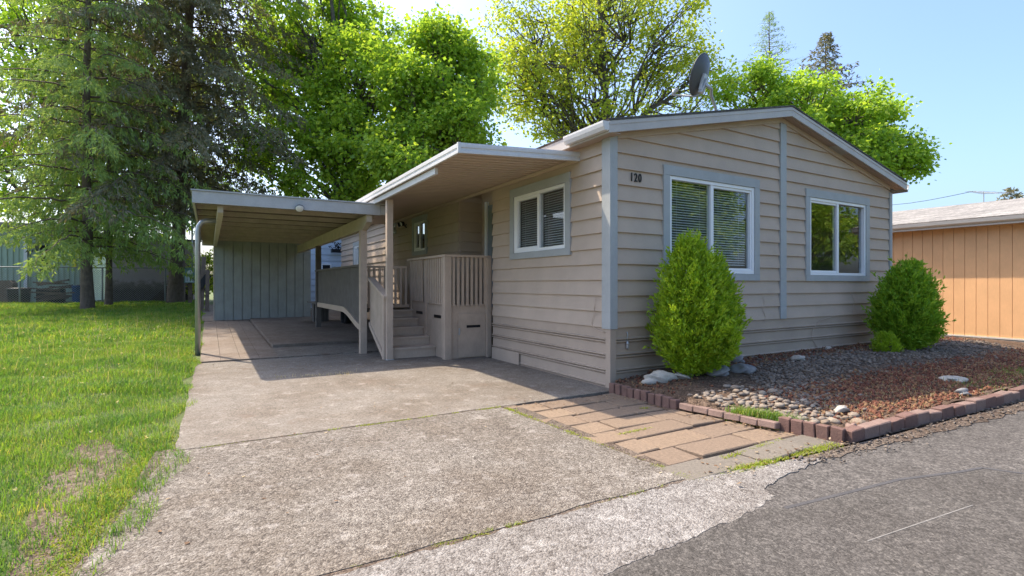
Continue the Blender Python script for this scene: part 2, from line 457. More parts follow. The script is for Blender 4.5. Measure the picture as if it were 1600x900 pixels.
def leaf_arrays(c, d, size, wid, fold=0.25, nrm=None):
    """rhombic leaves: base c, axis d, length size, width wid, folded along the midrib"""
    n = len(c)
    d = unit(d)
    if nrm is None:
        nrm = rng.normal(size=(n, 3))
    side = unit(np.cross(d, nrm)); up = np.cross(side, d)
    L = size[:, None]; W = wid[:, None]
    v = np.empty((n, 4, 3))
    v[:, 0] = c
    v[:, 1] = c + d * L * 0.45 + side * W * 0.5 + up * W * fold
    v[:, 2] = c + d * L
    v[:, 3] = c + d * L * 0.45 - side * W * 0.5 + up * W * fold
    k = np.arange(n)[:, None] * 4
    t = np.concatenate([k + np.array([[0, 1, 2]]), k + np.array([[0, 2, 3]])], 0)
    return v.reshape(-1, 3), t
def blade_arrays(c, h, w, lean, az):
    n = len(c)
    dx, dy = np.cos(az), np.sin(az)
    px, py = -dy, dx
    v = np.empty((n, 5, 3))
    for i, (f, wf) in enumerate(((0, 1.0), (0.55, 0.8))):
        off = (f ** 1.8) * lean * h
        for j, sg in ((0, -1), (1, 1)):
            v[:, i * 2 + j, 0] = c[:, 0] + dx * off + px * w * wf * sg * .5
            v[:, i * 2 + j, 1] = c[:, 1] + dy * off + py * w * wf * sg * .5
            v[:, i * 2 + j, 2] = c[:, 2] + h * f
    v[:, 4, 0] = c[:, 0] + dx * lean * h
    v[:, 4, 1] = c[:, 1] + dy * lean * h
    v[:, 4, 2] = c[:, 2] + h * np.maximum(0.35, 1 - 0.35 * lean)
    k = np.arange(n)[:, None] * 5
    q = k + np.array([[0, 1, 3, 2]]); t = k + np.array([[2, 3, 4]])
    return v.reshape(-1, 3), t, q
def sstep(x, a, b):
    t = np.clip((x - a) / (b - a), 0, 1)
    return t * t * (3 - 2 * t)

# ------------------------------------------------------------------ ground
def gz(u, v):
    u = np.asarray(u, float); v = np.asarray(v, float)
    rise = np.clip(v - 4.5, 0, 20.2)
    z = rise * 0.0222
    z = z - 0.055 * np.clip(u - 7.3, 0, 4.0) * sstep(-v, -6, -1.5) * (u > 7.3)
    return z
def grid_mesh(name, us, vs, fz):
    U, V = np.meshgrid(us, vs, indexing='ij')
    Z = fz(U, V)
    verts = np.stack([U, V, Z], -1).reshape(-1, 3)
    nu, nv = len(us), len(vs)
    i, j = np.meshgrid(np.arange(nu - 1), np.arange(nv - 1), indexing='ij')
    a = (i * nv + j).ravel()
    return np_mesh(name, verts, quads=np.stack([a, a + nv, a + nv + 1, a + 1], 1))
us = np.concatenate([[-400, -150, -60, -32], np.arange(-24, 14.01, 0.5), [18, 30, 60, 150, 400]])
vs = np.concatenate([[-400, -150, -60, -30, -15], np.arange(-8, 34.01, 0.5), [42, 70, 150, 400]])
g = put('ground', grid_mesh('ground', us, vs, lambda u, v: gz(u, v) - 0.05), M['lawn'])
tag(g, kind='structure')
# lawn surface left of the drive, gently uneven
def lawn_z(u, v):
    edge = sstep(-u, 4.6, 5.1)
    return gz(u, v) - 0.03 + edge * (0.035 + 0.03 * np.sin(u * 2.1 + v * 1.3) * np.sin(v * 1.7 - u) + 0.015 * np.sin(5 * u + 1) * np.sin(4.3 * v))
lu = np.arange(-24, -4.39, 0.2); lv = np.arange(-3.2, 30.01, 0.2)
lawn = put('lawn', grid_mesh('lawn', lu, lv, lawn_z), M['lawn'], smooth=True)
tag(lawn, kind='structure')
# bare strip beside the drive
def strip_u(v): return -5.02 - 0.22 * np.sin(v * 1.3 + .6) - 0.10 * np.clip(-v, 0, 3)
sv = np.arange(-3.2, 0.6, 0.1)
vt, qd = [], []
for i, v in enumerate(sv):
    wv = max(0.0, 0.26 * math.sin(math.pi * min(1, (0.6 - v) / 3.0)) + .05)
    for k in range(5):
        u = float(strip_u(v)) + (k / 4 - .5) * 2 * wv
        vt.append((u, v, float(lawn_z(u, v)) + 0.006))
for i in range(len(sv) - 1):
    for k in range(4):
        a = i * 5 + k; qd.append((a, a + 1, a + 6, a + 5))
tag(put('bare_dirt', np_mesh('bare_dirt', vt, quads=qd), M['dirt'], smooth=True), kind='structure')

def ragged(pts, step=0.12, amp=0.012, seed=1):
    r = random.Random(seed); out = []
    for i in range(len(pts)):
        a, b = Vector((*pts[i], 0)), Vector((*pts[(i + 1) % len(pts)], 0))
        n = max(1, int((b - a).length / step))
        for k in range(n):
            p = a.lerp(b, k / n)
            out.append((p.x + r.uniform(-amp, amp), p.y + r.uniform(-amp, amp)))
    return out
def slab(name, pts, z0, z1, mat, parent=None):
    return MB().prism(pts, 2, z0, z1).build(name, mat, parent)
drive = thing('driveway', (-3, 1, 0), None, None); tag(drive, kind='structure')
slab('concrete_slab', ragged([(-4.62, -0.165), (-0.03, -0.15), (-0.03, 3.42), (-1.6, 5.0), (-4.58, 5.0), (-4.6, 2.0)], 0.2, 0.012, 2), -0.1, 0.0, M['conc2'], drive)
slab('concrete_slab', ragged([(-4.66, -0.19), (-1.70, -0.20), (-1.62, -2.0), (-1.57, -2.60), (-4.98, -2.57), (-4.86, -1.6)], 0.15, 0.014, 3), -0.1, 0.0, M['conc'], drive)
ap = slab('concrete_apron', ragged([(-4.98, -2.60), (-1.55, -2.63), (-0.6, -2.74), (-0.35, -2.84), (-0.95, -2.9), (-1.30, -2.96), (-1.34, -3.07), (-1.65, -3.13), (-3.0, -3.22), (-5.2, -3.35)], 0.035, 0.014, 4), -0.1, 0.0, M['apron'], drive)
for vx in ap.data.vertices:
    if vx.co.z > -0.05: vx.co.z = -0.001 - 0.0105 * min(1, max(0, (-2.62 - vx.co.y) / 0.45))
slab('joint_fill', [(-5.0, -2.75), (-1.5, -2.75), (-1.5, -0.1), (-4.75, -0.1)], -0.09, -0.004, M['verge'], drive)
cf = thing('carport_floor', (-3, 9, 0), None, None); tag(cf, kind='structure')
def cfl(u, v): return float(gz(max(u, -4.5), v))
def sloped_slab(name, u0, u1, v0, v1, top, mat, parent):
    m = MB()
    m.add([(u0, v0, cfl(u0, v0) - .1), (u1, v0, cfl(u1, v0) - .1), (u1, v1, cfl(u1, v1) - .1), (u0, v1, cfl(u0, v1) - .1),
           (u0, v0, cfl(u0, v0) + top), (u1, v0, cfl(u1, v0) + top), (u1, v1, cfl(u1, v1) + top), (u0, v1, cfl(u0, v1) + top)],
          [(0, 3, 2, 1), (4, 5, 6, 7), (0, 1, 5, 4), (1, 2, 6, 5), (2, 3, 7, 6), (3, 0, 4, 7)])
    return m.build(name, mat, parent)
for k in range(4):
    sloped_slab('floor_strip', -4.52 + k * 0.30, -4.225 + k * 0.30, 5.02, 13.0, 0.012, M['cfloor'], cf)
sloped_slab('floor_slab', -3.318, -0.02, 5.02, 6.32, 0.004, M['conc2'], cf)
sloped_slab('raised_floor_slab', -3.29, -0.05, 6.36, 13.08, 0.06, M['cfloor'], cf)
sloped_slab('floor_slab', -4.6, -0.02, 13.1, 22, 0.02, M['cfloor'], cf)

# road
road = put('road', grid_mesh('road', np.array([-80, -20, -6, 0, 8, 20, 80.]), np.array([-10.5, -6, -4, -2.8]), lambda u, v: u * 0 - 0.014), M['asphalt'])
tag(road, kind='structure')
patch = slab('asphalt_patch', ragged([(-6, -3.45), (-2.9, -3.22), (-2.2, -3.19), (-1.62, -3.14), (-1.45, -3.19), (-0.89, -3.26), (-0.35, -3.32), (0.2, -3.47), (0.42, -3.51), (0.55, -3.75), (1.2, -4.6), (3.5, -8.5), (-6, -8.5)], 0.05, 0.010, 5), -0.03, -0.0128, M['asphalt2'])
tag(patch, kind='structure')
sm = MB()
pts = [(-1.45, -3.2), (-0.89, -3.265), (-0.35, -3.325), (0.2, -3.475), (0.42, -3.515), (0.55, -3.76), (1.1, -4.4)]
for a, b in zip(pts[:-1], pts[1:]):
    sm.bar((a[0], a[1], -0.0135), (b[0], b[1], -0.0135), 0.028, 0.005)
o = sm.build('tar_seam', M['tar']); tag(o, kind='structure')
o = MB().bar((-1.46, -3.65, -0.0122), (-0.44, -3.745, -0.0122), 0.007, 0.002).build('pale_scratch', M['scratch']); tag(o, kind='structure')
verge = slab('verge', ragged([(-0.75, -2.72), (0.2, -2.66), (4, -2.78), (9, -3.0), (20, -3.3), (20, -3.6), (9, -3.32), (4, -3.1), (2, -3.02), (0.6, -2.93), (-0.4, -2.84)], 0.1, 0.035, 6), -0.05, -0.008, M['verge'])
tag(verge, kind='structure')

# pavers
pat = thing('paver_path', (-0.8, -1.4, 0), None, None); tag(pat, kind='structure')
slab('joint_soil', [(-1.64, -2.66), (0.18, -2.66), (-0.1, -0.18), (-1.68, -0.18)], -0.09, -0.022, M['soil'], pat)
def paver_mesh(L, W):
    bm = bmesh.new(); bmesh.ops.create_cube(bm, size=1)
    for v in bm.verts: v.co = Vector((v.co.x * L, v.co.y * W, v.co.z * 0.06))
    bmesh.ops.bevel(bm, geom=[e for e in bm.edges], offset=0.008, segments=1, affect='EDGES')
    me = bpy.data.meshes.new('paver'); bm.to_mesh(me); bm.free(); return me
pm = {}
row_h = 0.304
v = -0.36
for r in range(8):
    u = -1.655 + [0, .0, .01, .0, .02, .0, .01, .02][r]
    lim = -0.12 + max(0, (-v - 1.3) * 0.24)
    seq = [[.41, .61, .30, .41], [.50, .61, .41, .61], [.41, .61, .41, .41], [.50, .61, .30, .61], [.41, .72, .61, .41], [.41, .61, .61, .30], [.50, .72, .61, .41], [.41, .41, .61, .61]][r]
    k = 0
    while u < lim - 0.12:
        L = min(seq[k % len(seq)], lim - u); k += 1
        key = (round(L, 2), r == 7)
        if key not in pm:
            pm[key] = paver_mesh(L - 0.020, row_h - 0.022)
            pm[key].materials.append(M['paverg'] if r == 7 else M['paver'])
        o = bpy.data.objects.new('paver', pm[key]); COL.objects.link(o)
        o.parent = pat
        sink = -0.035 + rnd.uniform(-.007, .007)
        o.location = Vector((u + L / 2, v + rnd.uniform(-.006, .006), sink)) - pat.location
        o.rotation_euler = (rnd.uniform(-.03, .03), rnd.uniform(-.025, .025), rnd.uniform(-.03, .03))
        u += L
    v -= row_h + 0.004

# garden bed
def bed_z(u, v):
    u = np.asarray(u, float); v = np.asarray(v, float)
    back = sstep(v, -2.7, -0.5)
    z = 0.055 + (0.05 + 0.10 * sstep(u, 0.1, 1.1)) * back
    z = z + 0.012 * np.sin(5.1 * u + 1.2) * np.sin(4.4 * v) + 0.008 * np.sin(11 * u) * np.sin(9.7 * v + 2)
    z = z - 0.03 * np.clip(u - 7.6, 0, 3)
    return z
bu = np.arange(-0.05, 10.3, 0.07); bv = np.arange(-2.66, 0.0, 0.07)
def bed_full(u, v):
    z = bed_z(u, v)
    lo = np.where(v > -1.2, -0.02, -0.02 + 0.2 * sstep(-v, 1.2, 2.2))
    return np.where(u < lo, -0.04, z)
bed = put('garden_bed', grid_mesh('garden_bed', bu, bv, bed_full), M['soil'], smooth=True)
tag(bed, kind='structure')
bed2 = put('side_yard', grid_mesh('side_yard', np.arange(7.2, 10.5, 0.3), np.arange(-0.1, 16, 0.4), lambda u, v: gz(u, v) * 0 + 0.16 - 0.03 * np.clip(u - 7.6, 0, 3)), M['soil'], smooth=True)
tag(bed2, kind='structure')

# ------------------------------------------------------------------ the home
home = thing('manufactured_home', (3.56, 7.5, 0), 'taupe lap-sided single-storey home with blue-grey trim and house number 120', 'house')
EX = 0.2032; Z0 = 0.764
UW, VL = 7.13, 15.4
EAVE_Z, SL, RIDGE_U = 3.30, 0.2172, 3.56
def roof_z(u):
    return EAVE_Z + SL * ((u + 0.205) if u < RIDGE_U else (2 * RIDGE_U + 0.205 - u))
def clip(poly, a, b, c):
    out = []
    for i in range(len(poly)):
        p, q = poly[i], poly[(i + 1) % len(poly)]
        dp, dq = a * p[0] + b * p[1] - c, a * q[0] + b * q[1] - c
        if dp <= 0: out.append(p)
        if dp * dq < 0:
            t = dp / (dp - dq); out.append((p[0] + (q[0] - p[0]) * t, p[1] + (q[1] - p[1]) * t))
    return out
def lap_board(poly, zb, zt, plane, base, sgn, parent, mat):
    """poly in (along, z); the board leans out towards its lower edge. plane 0: wall at u=base, 1: wall at v=base"""
    if len(poly) < 3: return
    m = MB()
    def co(s, z, d): return (base + sgn * d, s, z) if plane == 0 else (s, base + sgn * d, z)
    n = len(poly)
    fr = [co(s, z, 0.033 - 0.029 * (z - zb) / (zt - zb)) for s, z in poly]
    bk = [co(s, z, -0.004) for s, z in poly]
    m.add(fr + bk, [tuple(range(n)), tuple(range(n, 2 * n))[::-1]] + [(i, n + i, n + (i + 1) % n, (i + 1) % n) for i in range(n)])
    m.build('siding_board', mat, parent)
def spans(a, b, z0, z1, holes):
    segs = [(a, b)]
    for (h0, h1, hz0, hz1) in holes:
        if z0 < hz1 - 0.02 and z1 > hz0 + 0.02:
            ns = []
            for s, e in segs:
                if h1 <= s or h0 >= e: ns.append((s, e)); continue
                if h0 > s: ns.append((s, h0))
                if h1 < e: ns.append((h1, e))
            segs = ns
    return [q for q in segs if q[1] - q[0] > 0.01]
def side_wall(plane, base, sgn, a, b, ztop, holes, parent, lim=None, mat=None):
    k = 0
    while Z0 + k * EX < ztop - 0.01:
        zb = Z0 + k * EX; zt = min(zb + EX, ztop)
        if zb > 3.9: break
        segs = spans(a, b, zb, zt, holes)
        for s, e in segs:
            parts = [(s, e)]
            if e - s > 4.2:            # boards come in lengths: butt joints staggered
                j = s + (e - s) * (0.42 if k % 2 else 0.6)
                parts = [(s, j - .0015), (j + .0015, e)]
            for s2, e2 in parts:
                poly = [(s2, zb - 0.004), (e2, zb - 0.004), (e2, zt - 0.001), (s2, zt - 0.001)]
                # notch for openings whose edge falls inside this course
                if lim: poly = lim(poly)
                lap_board(poly, zb, zb + EX, plane, base, sgn, parent, mat or M['siding'])
        # strips above / below an opening inside the course
        for (h0, h1, hz0, hz1) in holes:
            if h1 <= a or h0 >= b: continue
            for q0, q1 in ((zb, min(zt, hz0)), (max(zb, hz1), zt)):
                if q1 - q0 > 0.01 and zb < hz1 - 0.02 and zt > hz0 + 0.02:
                    if (q0 == zb and hz0 > zb) or (q1 == zt and hz1 < zt):
                        p = [(max(a, h0) + .001, q0), (min(b, h1) - .001, q0), (min(b, h1) - .001, q1), (max(a, h0) + .001, q1)]
                        if lim: p = lim(p)
                        lap_board(p, zb, zb + EX, plane, base, sgn, parent, mat or M['siding'])
        k += 1
W_L = (0.802, 2.472, 1.725, 2.886)            # outer trim of the left wall window (v, z)
W_A = (0.90, 2.983, 1.370, 2.93)
W_B = (4.235, 6.30, 1.369, 2.92)
W_C = (6.32, 7.33, 2.02, 2.95)
W_D = (8.63, 9.02, 2.68, 2.98)
W_E = (12.5, 13.45, 1.55, 2.77)
holesL1 = [W_L]
holesL2 = [W_C, W_D, W_E]
holesF = [W_A, W_B]
def core(plane, base, t, a, b, z0, z1, holes, top=None):
    """backing wall with real openings; t is the thickness inward"""
    ss = sorted({a, b, *[h for q in holes for h in q[:2] if a < h < b]}); zs = sorted({z0, z1, *[h for q in holes for h in q[2:] if z0 < h < z1]})
    m = MB()
    for s, e in zip(ss[:-1], ss[1:]):
        for p, q in zip(zs[:-1], zs[1:]):
            cs, cz = (s + e) / 2, (p + q) / 2
            if any(h[0] < cs < h[1] and h[2] < cz < h[3] for h in holes): continue
            if plane == 0: m.box(base, base + t, s, e, p, q)
            else: m.box(s, e, base, base + t, p, q)
    return m.build('wall_backing', M['inner'], home)
core(0, 0.006, 0.10, 0.11, 3.12, 0.7, 3.28, holesL1)
core(0, 0.006, 0.10, 4.6, VL - .1, 0.7, 3.28, holesL2)
core(1, 0.006, 0.10, 0.006, UW - .006, 0.7, 3.2, holesF)
MB().prism([(0.006, 3.2), (UW - .006, 3.2), (RIDGE_U, 4.02)], 1, 0.007, 0.1).build('gable_backing', M['inner'], home)
MB().box(UW - .1, UW, 0.11, VL - .1, 0.0, 3.25).box(0.0, UW, VL - .1, VL, 0.0, 3.4).build('wall_backing', M['siding'], home)
box('floor', M['inner'], home, 0.1, UW - .1, 0.1, VL - .1, 0.65, 0.72)
box('partition', M['inner'], home, 0.1, UW - .1, 3.05, 3.10, 0.72, 3.2)
box('partition', M['inner'], home, 3.5, 3.56, 0.11, 3.0, 0.72, 3.2)
side_wall(0, 0.0, -1, 0.0, 3.128, 3.24, holesL1, home)
side_wall(0, 0.0, -1, 4.582, VL, 3.24, holesL2, home)
def lim_gable(poly):
    p = clip(poly, -SL, 1, EAVE_Z + SL * 0.205 - 0.20)
    return clip(p, SL, 1, EAVE_Z + SL * (2 * RIDGE_U + 0.205) - 0.20) if p else p
side_wall(1, 0.0, -1, 0.03, 3.526, 4.2, holesF, home, lim_gable)
side_wall(1, 0.0, -1, 3.673, UW - 0.03, 4.2, holesF, home, lim_gable)
# alcove at the entry
side_wall(1, 4.585, -1, 0.0, 0.50, 3.1, [], home)
box('wall_backing', M['siding'], home, 0.02, 0.6, 4.59, 4.66, 0.7, 3.2)
box('wall_backing', M['siding'], home, 0.0, 0.52, 3.10, 3.13, 0.7, 3.2)
box('wall_backing', M['siding'], home, 0.505, 0.58, 3.13, 4.59, 0.7, 3.2)
door = box('entry_door', M['door'], home, 0.47, 0.50, 3.32, 4.24, 0.86, 2.90)
box('door_pane', M['glass'], door, 0.462, 0.469, 3.5, 4.06, 1.7, 2.7)
MB().lathe([(0.0, 0), (0.028, 0.005), (0.028, 0.04), (0.0, 0.05)], (0.43, 3.42, 1.8), 12).build('door_knob', M['galv'], door, True)
box('door_jamb', M['vinyl'], home, 0.44, 0.50, 3.22, 3.315, 0.86, 2.98)
box('door_jamb', M['vinyl'], home, 0.44, 0.50, 4.245, 4.33, 0.86, 2.98)
# skirting: ribbed rows
def skirting(plane, base, sgn, a, b, rows, zb=None):
    for i in range(rows):
        z1 = Z0 - 0.01 - i * 0.195; z0 = max(z1 - 0.195, -0.02); zt_ = z1 + (0.05 if i == 0 else 0)
        prof = [(-0.004, zt_), (0.006, zt_ - .004), (0.006, z1 - 0.128), (0.030, z1 - 0.134), (0.030, z1 - 0.145), (-0.006, z1 - 0.152), (-0.006, z1 - 0.160), (0.030, z1 - 0.167), (0.030, z1 - 0.178), (-0.006, z1 - 0.185), (-0.004, z0)]
        prof = [(d, max(z, -0.02)) for d, z in prof]
        pl = prof + [(-0.03, z0), (-0.03, zt_)]
        if plane == 0: MB().prism([(base + sgn * d, z) for d, z in pl], 1, a, b).build('skirting_panel', M['skirt'], home)
        else: MB().prism([(base + sgn * d, z) for d, z in pl], 0, a, b).build('skirting_panel', M['skirt'], home)
skirting(0, -0.006, -1, 0.05, 3.128, 4)
skirting(1, -0.006, -1, 0.06, UW - .03, 4)
box('skirting_panel', M['skirt'], home, 0.0, 0.05, 4.6, VL, 0.0, Z0)
box('access_board', M['skirt'], home, -0.045, -0.031, 2.18, 3.11, 0.0, 0.185)
MB().box(-0.036, 0.062, -0.036, 0.055, 0.0, 0.742).build('skirting_corner', M['skirt'], home)
# corner and centre trim
MB().box(-0.046, 0.076, -0.046, -0.034, 0.745, 3.30).box(-0.046, -0.034, -0.034, 0.115, 0.745, 3.22).box(-0.034, 0.0, -0.034, 0.0, 0.746, 3.2).build('corner_trim', M['trim'], home)
box('centre_trim', M['trim'], home, 3.52, 3.675, -0.046, 0.0, 0.758, 3.90)
box('corner_trim', M['trim'], home, UW - .055, UW + .03, -0.046, 0.05, 0.745, 3.10)
# windows
def window(plane, base, sgn, o, frac, blind, order=1):
    """o: outer trim a0,a1,z0,z1 along the wall; frac: where the sash bar stands"""
    a0, a1, z0, z1 = o
    w = bpy.data.objects.new('window', None); COL.objects.link(w); w.parent = home
    q = Vector(home.location); w.matrix_parent_inverse = Matrix.Translation(-q)
    c = ((base, (a0 + a1) / 2, z0) if plane == 0 else ((a0 + a1) / 2, base, z0))
    w.location = c
    def bx(name, mat, s0, s1, p0, p1, d0, d1):
        lo, hi = sorted((base + sgn * d0, base + sgn * d1))
        ob = MB().box(lo, hi, s0, s1, p0, p1) if plane == 0 else MB().box(s0, s1, lo, hi, p0, p1)
        me = bpy.data.meshes.new(name); me.from_pydata(ob.v, [], ob.f)
        x = put(name, me, mat, None); x.parent = w; x.matrix_parent_inverse = Matrix.Translation(-Vector(c))
        return x
    T = 0.118 if a1 - a0 > 0.6 else 0.05
    bx('trim_board', M['trim'], a0, a1, z1 - T - .012, z1, -0.01, 0.046)
    bx('trim_board', M['trim'], a0, a1, z0, z0 + T - .02, -0.01, 0.046)
    bx('trim_board', M['trim'], a0, a0 + T, z0 + T - .018, z1 - T - .014, -0.01, 0.044)
    bx('trim_board', M['trim'], a1 - T, a1, z0 + T - .018, z1 - T - .014, -0.01, 0.044)
    f0, f1, g0, g1 = a0 + T + .002, a1 - T - .002, z0 + T - .016, z1 - T - .016
    W = 0.045 if a1 - a0 > 0.6 else 0.025
    bx('frame', M['vinyl'], f0, f1, g1 - W, g1, -0.06, 0.028)
    bx('frame', M['vinyl'], f0, f1, g0, g0 + W, -0.06, 0.028)
    bx('frame', M['vinyl'], f0, f0 + W, g0 + W + .001, g1 - W - .001, -0.06, 0.028)
    bx('frame', M['vinyl'], f1 - W, f1, g0 + W + .001, g1 - W - .001, -0.06, 0.028)
    m = f0 + (f1 - f0) * frac
    if a1 - a0 > 0.6:
        bx('sash_bar', M['vinyl'], m - .03, m + .03, g0 + W + .001, g1 - W - .001, -0.055, 0.020)
        # second sash: an inner ring on the sliding half
        s0, s1 = (m + .031, f1 - W - .001) if order > 0 else (f0 + W + .001, m - .031)
        bx('sash', M['vinyl'], s0, s1, g1 - W - .036, g1 - W - .002, -0.05, 0.012)
        bx('sash', M['vinyl'], s0, s1, g0 + W + .002, g0 + W + .036, -0.05, 0.012)
        e0, e1 = (s1 - .032, s1) if order > 0 else (s0, s0 + .032)
        bx('sash', M['vinyl'], e0, e1, g0 + W + .037, g1 - W - .037, -0.05, 0.012)
        bx('pane', M['glass'], f0 + W + .001, m - .031, g0 + W + .001, g1 - W - .001, -0.012, -0.006)
        bx('pane', M['glass'], m + .031, f1 - W - .001, g0 + W + .001, g1 - W - .001, -0.030, -0.024)
    else:
        bx('pane', M['glass'], f0 + W + .001, f1 - W - .001, g0 + W + .001, g1 - W - .001, -0.012, -0.006)
    for (b0, b1, drop) in blind:
        mb = MB()
        s0 = f0 + W + .01 + (f1 - f0 - 2 * W) * b0; s1 = f0 + W - .01 + (f1 - f0 - 2 * W) * b1
        z = g1 - W - 0.03; zend = g1 - (g1 - g0) * drop
        while z > zend:
            p, q2 = base + sgn * -0.060, base + sgn * -0.082
            if plane == 0: mb.add([(p, s0, z - .0105), (q2, s0, z + .0105), (q2, s1, z + .0105), (p, s1, z - .0105)], [(0, 1, 2, 3)])
            else: mb.add([(s0, p, z - .009), (s0, q2, z + .009), (s1, q2, z + .009), (s1, p, z - .009)], [(0, 1, 2, 3)])
            z -= 0.036
        for s in (s0 + (s1 - s0) * .2, s0 + (s1 - s0) * .8):
            if plane == 0: mb.box(min(base - sgn * .071, base - sgn * .069), max(base - sgn * .071, base - sgn * .069), s, s + .004, zend, g1 - W)
            else: mb.box(s, s + .004, min(base - sgn * .071, base - sgn * .069), max(base - sgn * .071, base - sgn * .069), zend, g1 - W)
        me = bpy.data.meshes.new('blind'); me.from_pydata(mb.v, [], mb.f)
        x = put('blind', me, M['blind'], None); x.parent = w; x.matrix_parent_inverse = Matrix.Translation(-Vector(c)); x['kind'] = 'stuff'
    return w
window(0, 0.0, -1, W_L, 0.50, [(0.02, 0.48, 1.0), (0.52, 0.98, 1.0)], 1)
window(1, 0.0, -1, W_A, 0.48, [(0.02, 0.48, 0.90), (0.52, 0.98, 0.90)], 1)
window(1, 0.0, -1, W_B, 0.49, [], -1)
window(0, 0.0, -1, W_C, 0.52, [], 1)
window(0, 0.0, -1, W_D, 0.5, [], 1)
window(0, 0.0, -1, W_E, 0.5, [(0.02, .98, 1.0)], 1)
# roof
OV = 0.20; VB = VL + 0.2
ue0, ue1 = -0.205, 2 * RIDGE_U + 0.205
rf = MB()
for ua, ub in ((ue0, RIDGE_U), (RIDGE_U, ue1)):
    za, zb = roof_z(ua), roof_z(ub)
    rf.prism([(ua, za), (ub, zb), (ub, zb + .022), (ua - (0.02 if ua == ue0 else 0), za + .022)] if ua == ue0 else [(ua, za), (ub, zb), (ub + .02, zb + .022), (ua, za + .022)], 1, -OV - .025, VB)
roof = rf.build('roof', M['shingle'], home)
for ua, ub in ((ue0, RIDGE_U - .001), (RIDGE_U + .001, ue1)):
    za, zb = roof_z(ua) - .003, roof_z(ub) - .003
    MB().prism([(ua, za - .145), (ub, zb - .145), (ub, zb), (ua, za)], 1, -OV - .012, -OV + .012).build('rake_fascia', M['fascia'], home)
    MB().prism([(ua, za - .150 + .100), (ub, zb - .150 + .100), (ub, zb - .012), (ua, za - .012)], 1, -OV - .019, -OV - .0125).build('rake_moulding', M['fascia'], home)
    n = 4                      # soffit strips under the rake
    for i in range(n):
        v0 = -OV + .014 + i * (OV - .02) / n; v1 = v0 + (OV - .02) / n - .006
        MB().prism([(ua + .02, za - .125), (ub, zb - .125), (ub, zb - .112), (ua + .02, za - .112)], 1, v0, v1).build('soffit_strip', M['soffit'], home)
    us0 = max(ua, 0.08) if ua == ue0 else ua
    us1 = ub if ua == ue0 else min(ub, UW - .06)
    f = lambda u: roof_z(u) - .128
    MB().prism([(us0, f(us0) - .075), (us1, f(us1) - .075), (us1, f(us1)), (us0, f(us0))], 1, -0.046, 0.0).build('frieze_board', M['siding'], home)
def soffit_vent(u0, u1):
    z = lambda u: roof_z(u) - .128 - .004
    p = MB()
    for i in range(9):
        a = u0 + (u1 - u0) * i / 9; b = a + (u1 - u0) / 16
        p.prism([(a, z(a) - .004), (b, z(b) - .004), (b, z(b)), (a, z(a))], 1, -0.165, -0.055)
    for v0, v1 in ((-0.18, -0.165), (-0.055, -0.04)):
        p.prism([(u0 - .02, z(u0) - .006), (u1 + .02, z(u1) - .006), (u1 + .02, z(u1)), (u0 - .02, z(u0))], 1, v0, v1)
    return p.build('soffit_vent', M['fascia'], home)
soffit_vent(1.02, 1.42); soffit_vent(4.9, 5.3)
# eaves
MB().prism([(-0.205, 3.155), (-0.18, 3.155), (-0.18, 3.30), (-0.205, 3.297)], 1, -OV + .013, VB).build('eave_fascia', M['fascia'], home)
box('eave_soffit', M['soffit'], home, -0.18, 0.0, -OV + .013, VB, 3.165, 3.178)
MB().prism([(UW + .33, 3.125), (UW + .305, 3.125), (UW + .305, 3.262), (UW + .33, 3.262)], 1, -OV + .013, VB).build('eave_fascia', M['fascia'], home)
gut = [(-0.207, 3.285), (-0.207, 3.185), (-0.225, 3.172), (-0.27, 3.178), (-0.295, 3.22), (-0.305, 3.262), (-0.305, 3.285), (-0.297, 3.285), (-0.297, 3.262), (-0.287, 3.225), (-0.262, 3.188), (-0.222, 3.182), (-0.214, 3.19), (-0.214, 3.285)]
MB().prism(gut, 1, -OV - .01, 0.60).build('gutter', M['alu'], home)
MB().prism([(-0.207, 3.285), (-0.207, 3.185), (-0.27, 3.178), (-0.305, 3.285)], 1, -OV - .014, -OV - .0105).build('gutter_cap', M['alu'], home)
MB().prism([(2 * RIDGE_U - u + .02, z - .02) for u, z in gut], 1, -OV - .01, VB).build('gutter', M['trim'], home)
# house number
def text_mesh(name, body, size, depth, mat, parent, mtx):
    c = bpy.data.curves.new(name, 'FONT'); c.body = body; c.size = size; c.extrude = depth; c.space_character = 1.3
    c.offset = 0.0015
    t = bpy.data.objects.new(name, c); COL.objects.link(t)
    dg = bpy.context.evaluated_depsgraph_get()
    me = bpy.data.meshes.new_from_object(t.evaluated_get(dg))
    bpy.data.objects.remove(t); me.transform(mtx)
    return put(name, me, mat, parent)
text_mesh('house_number', '120', 0.155, 0.006, M['black'], home, Matrix.Translation((0.30, -0.034, 2.648)) @ Matrix.Rotation(R(90), 4, 'X') @ Matrix.Scale(0.72, 4, (1, 0, 0)))
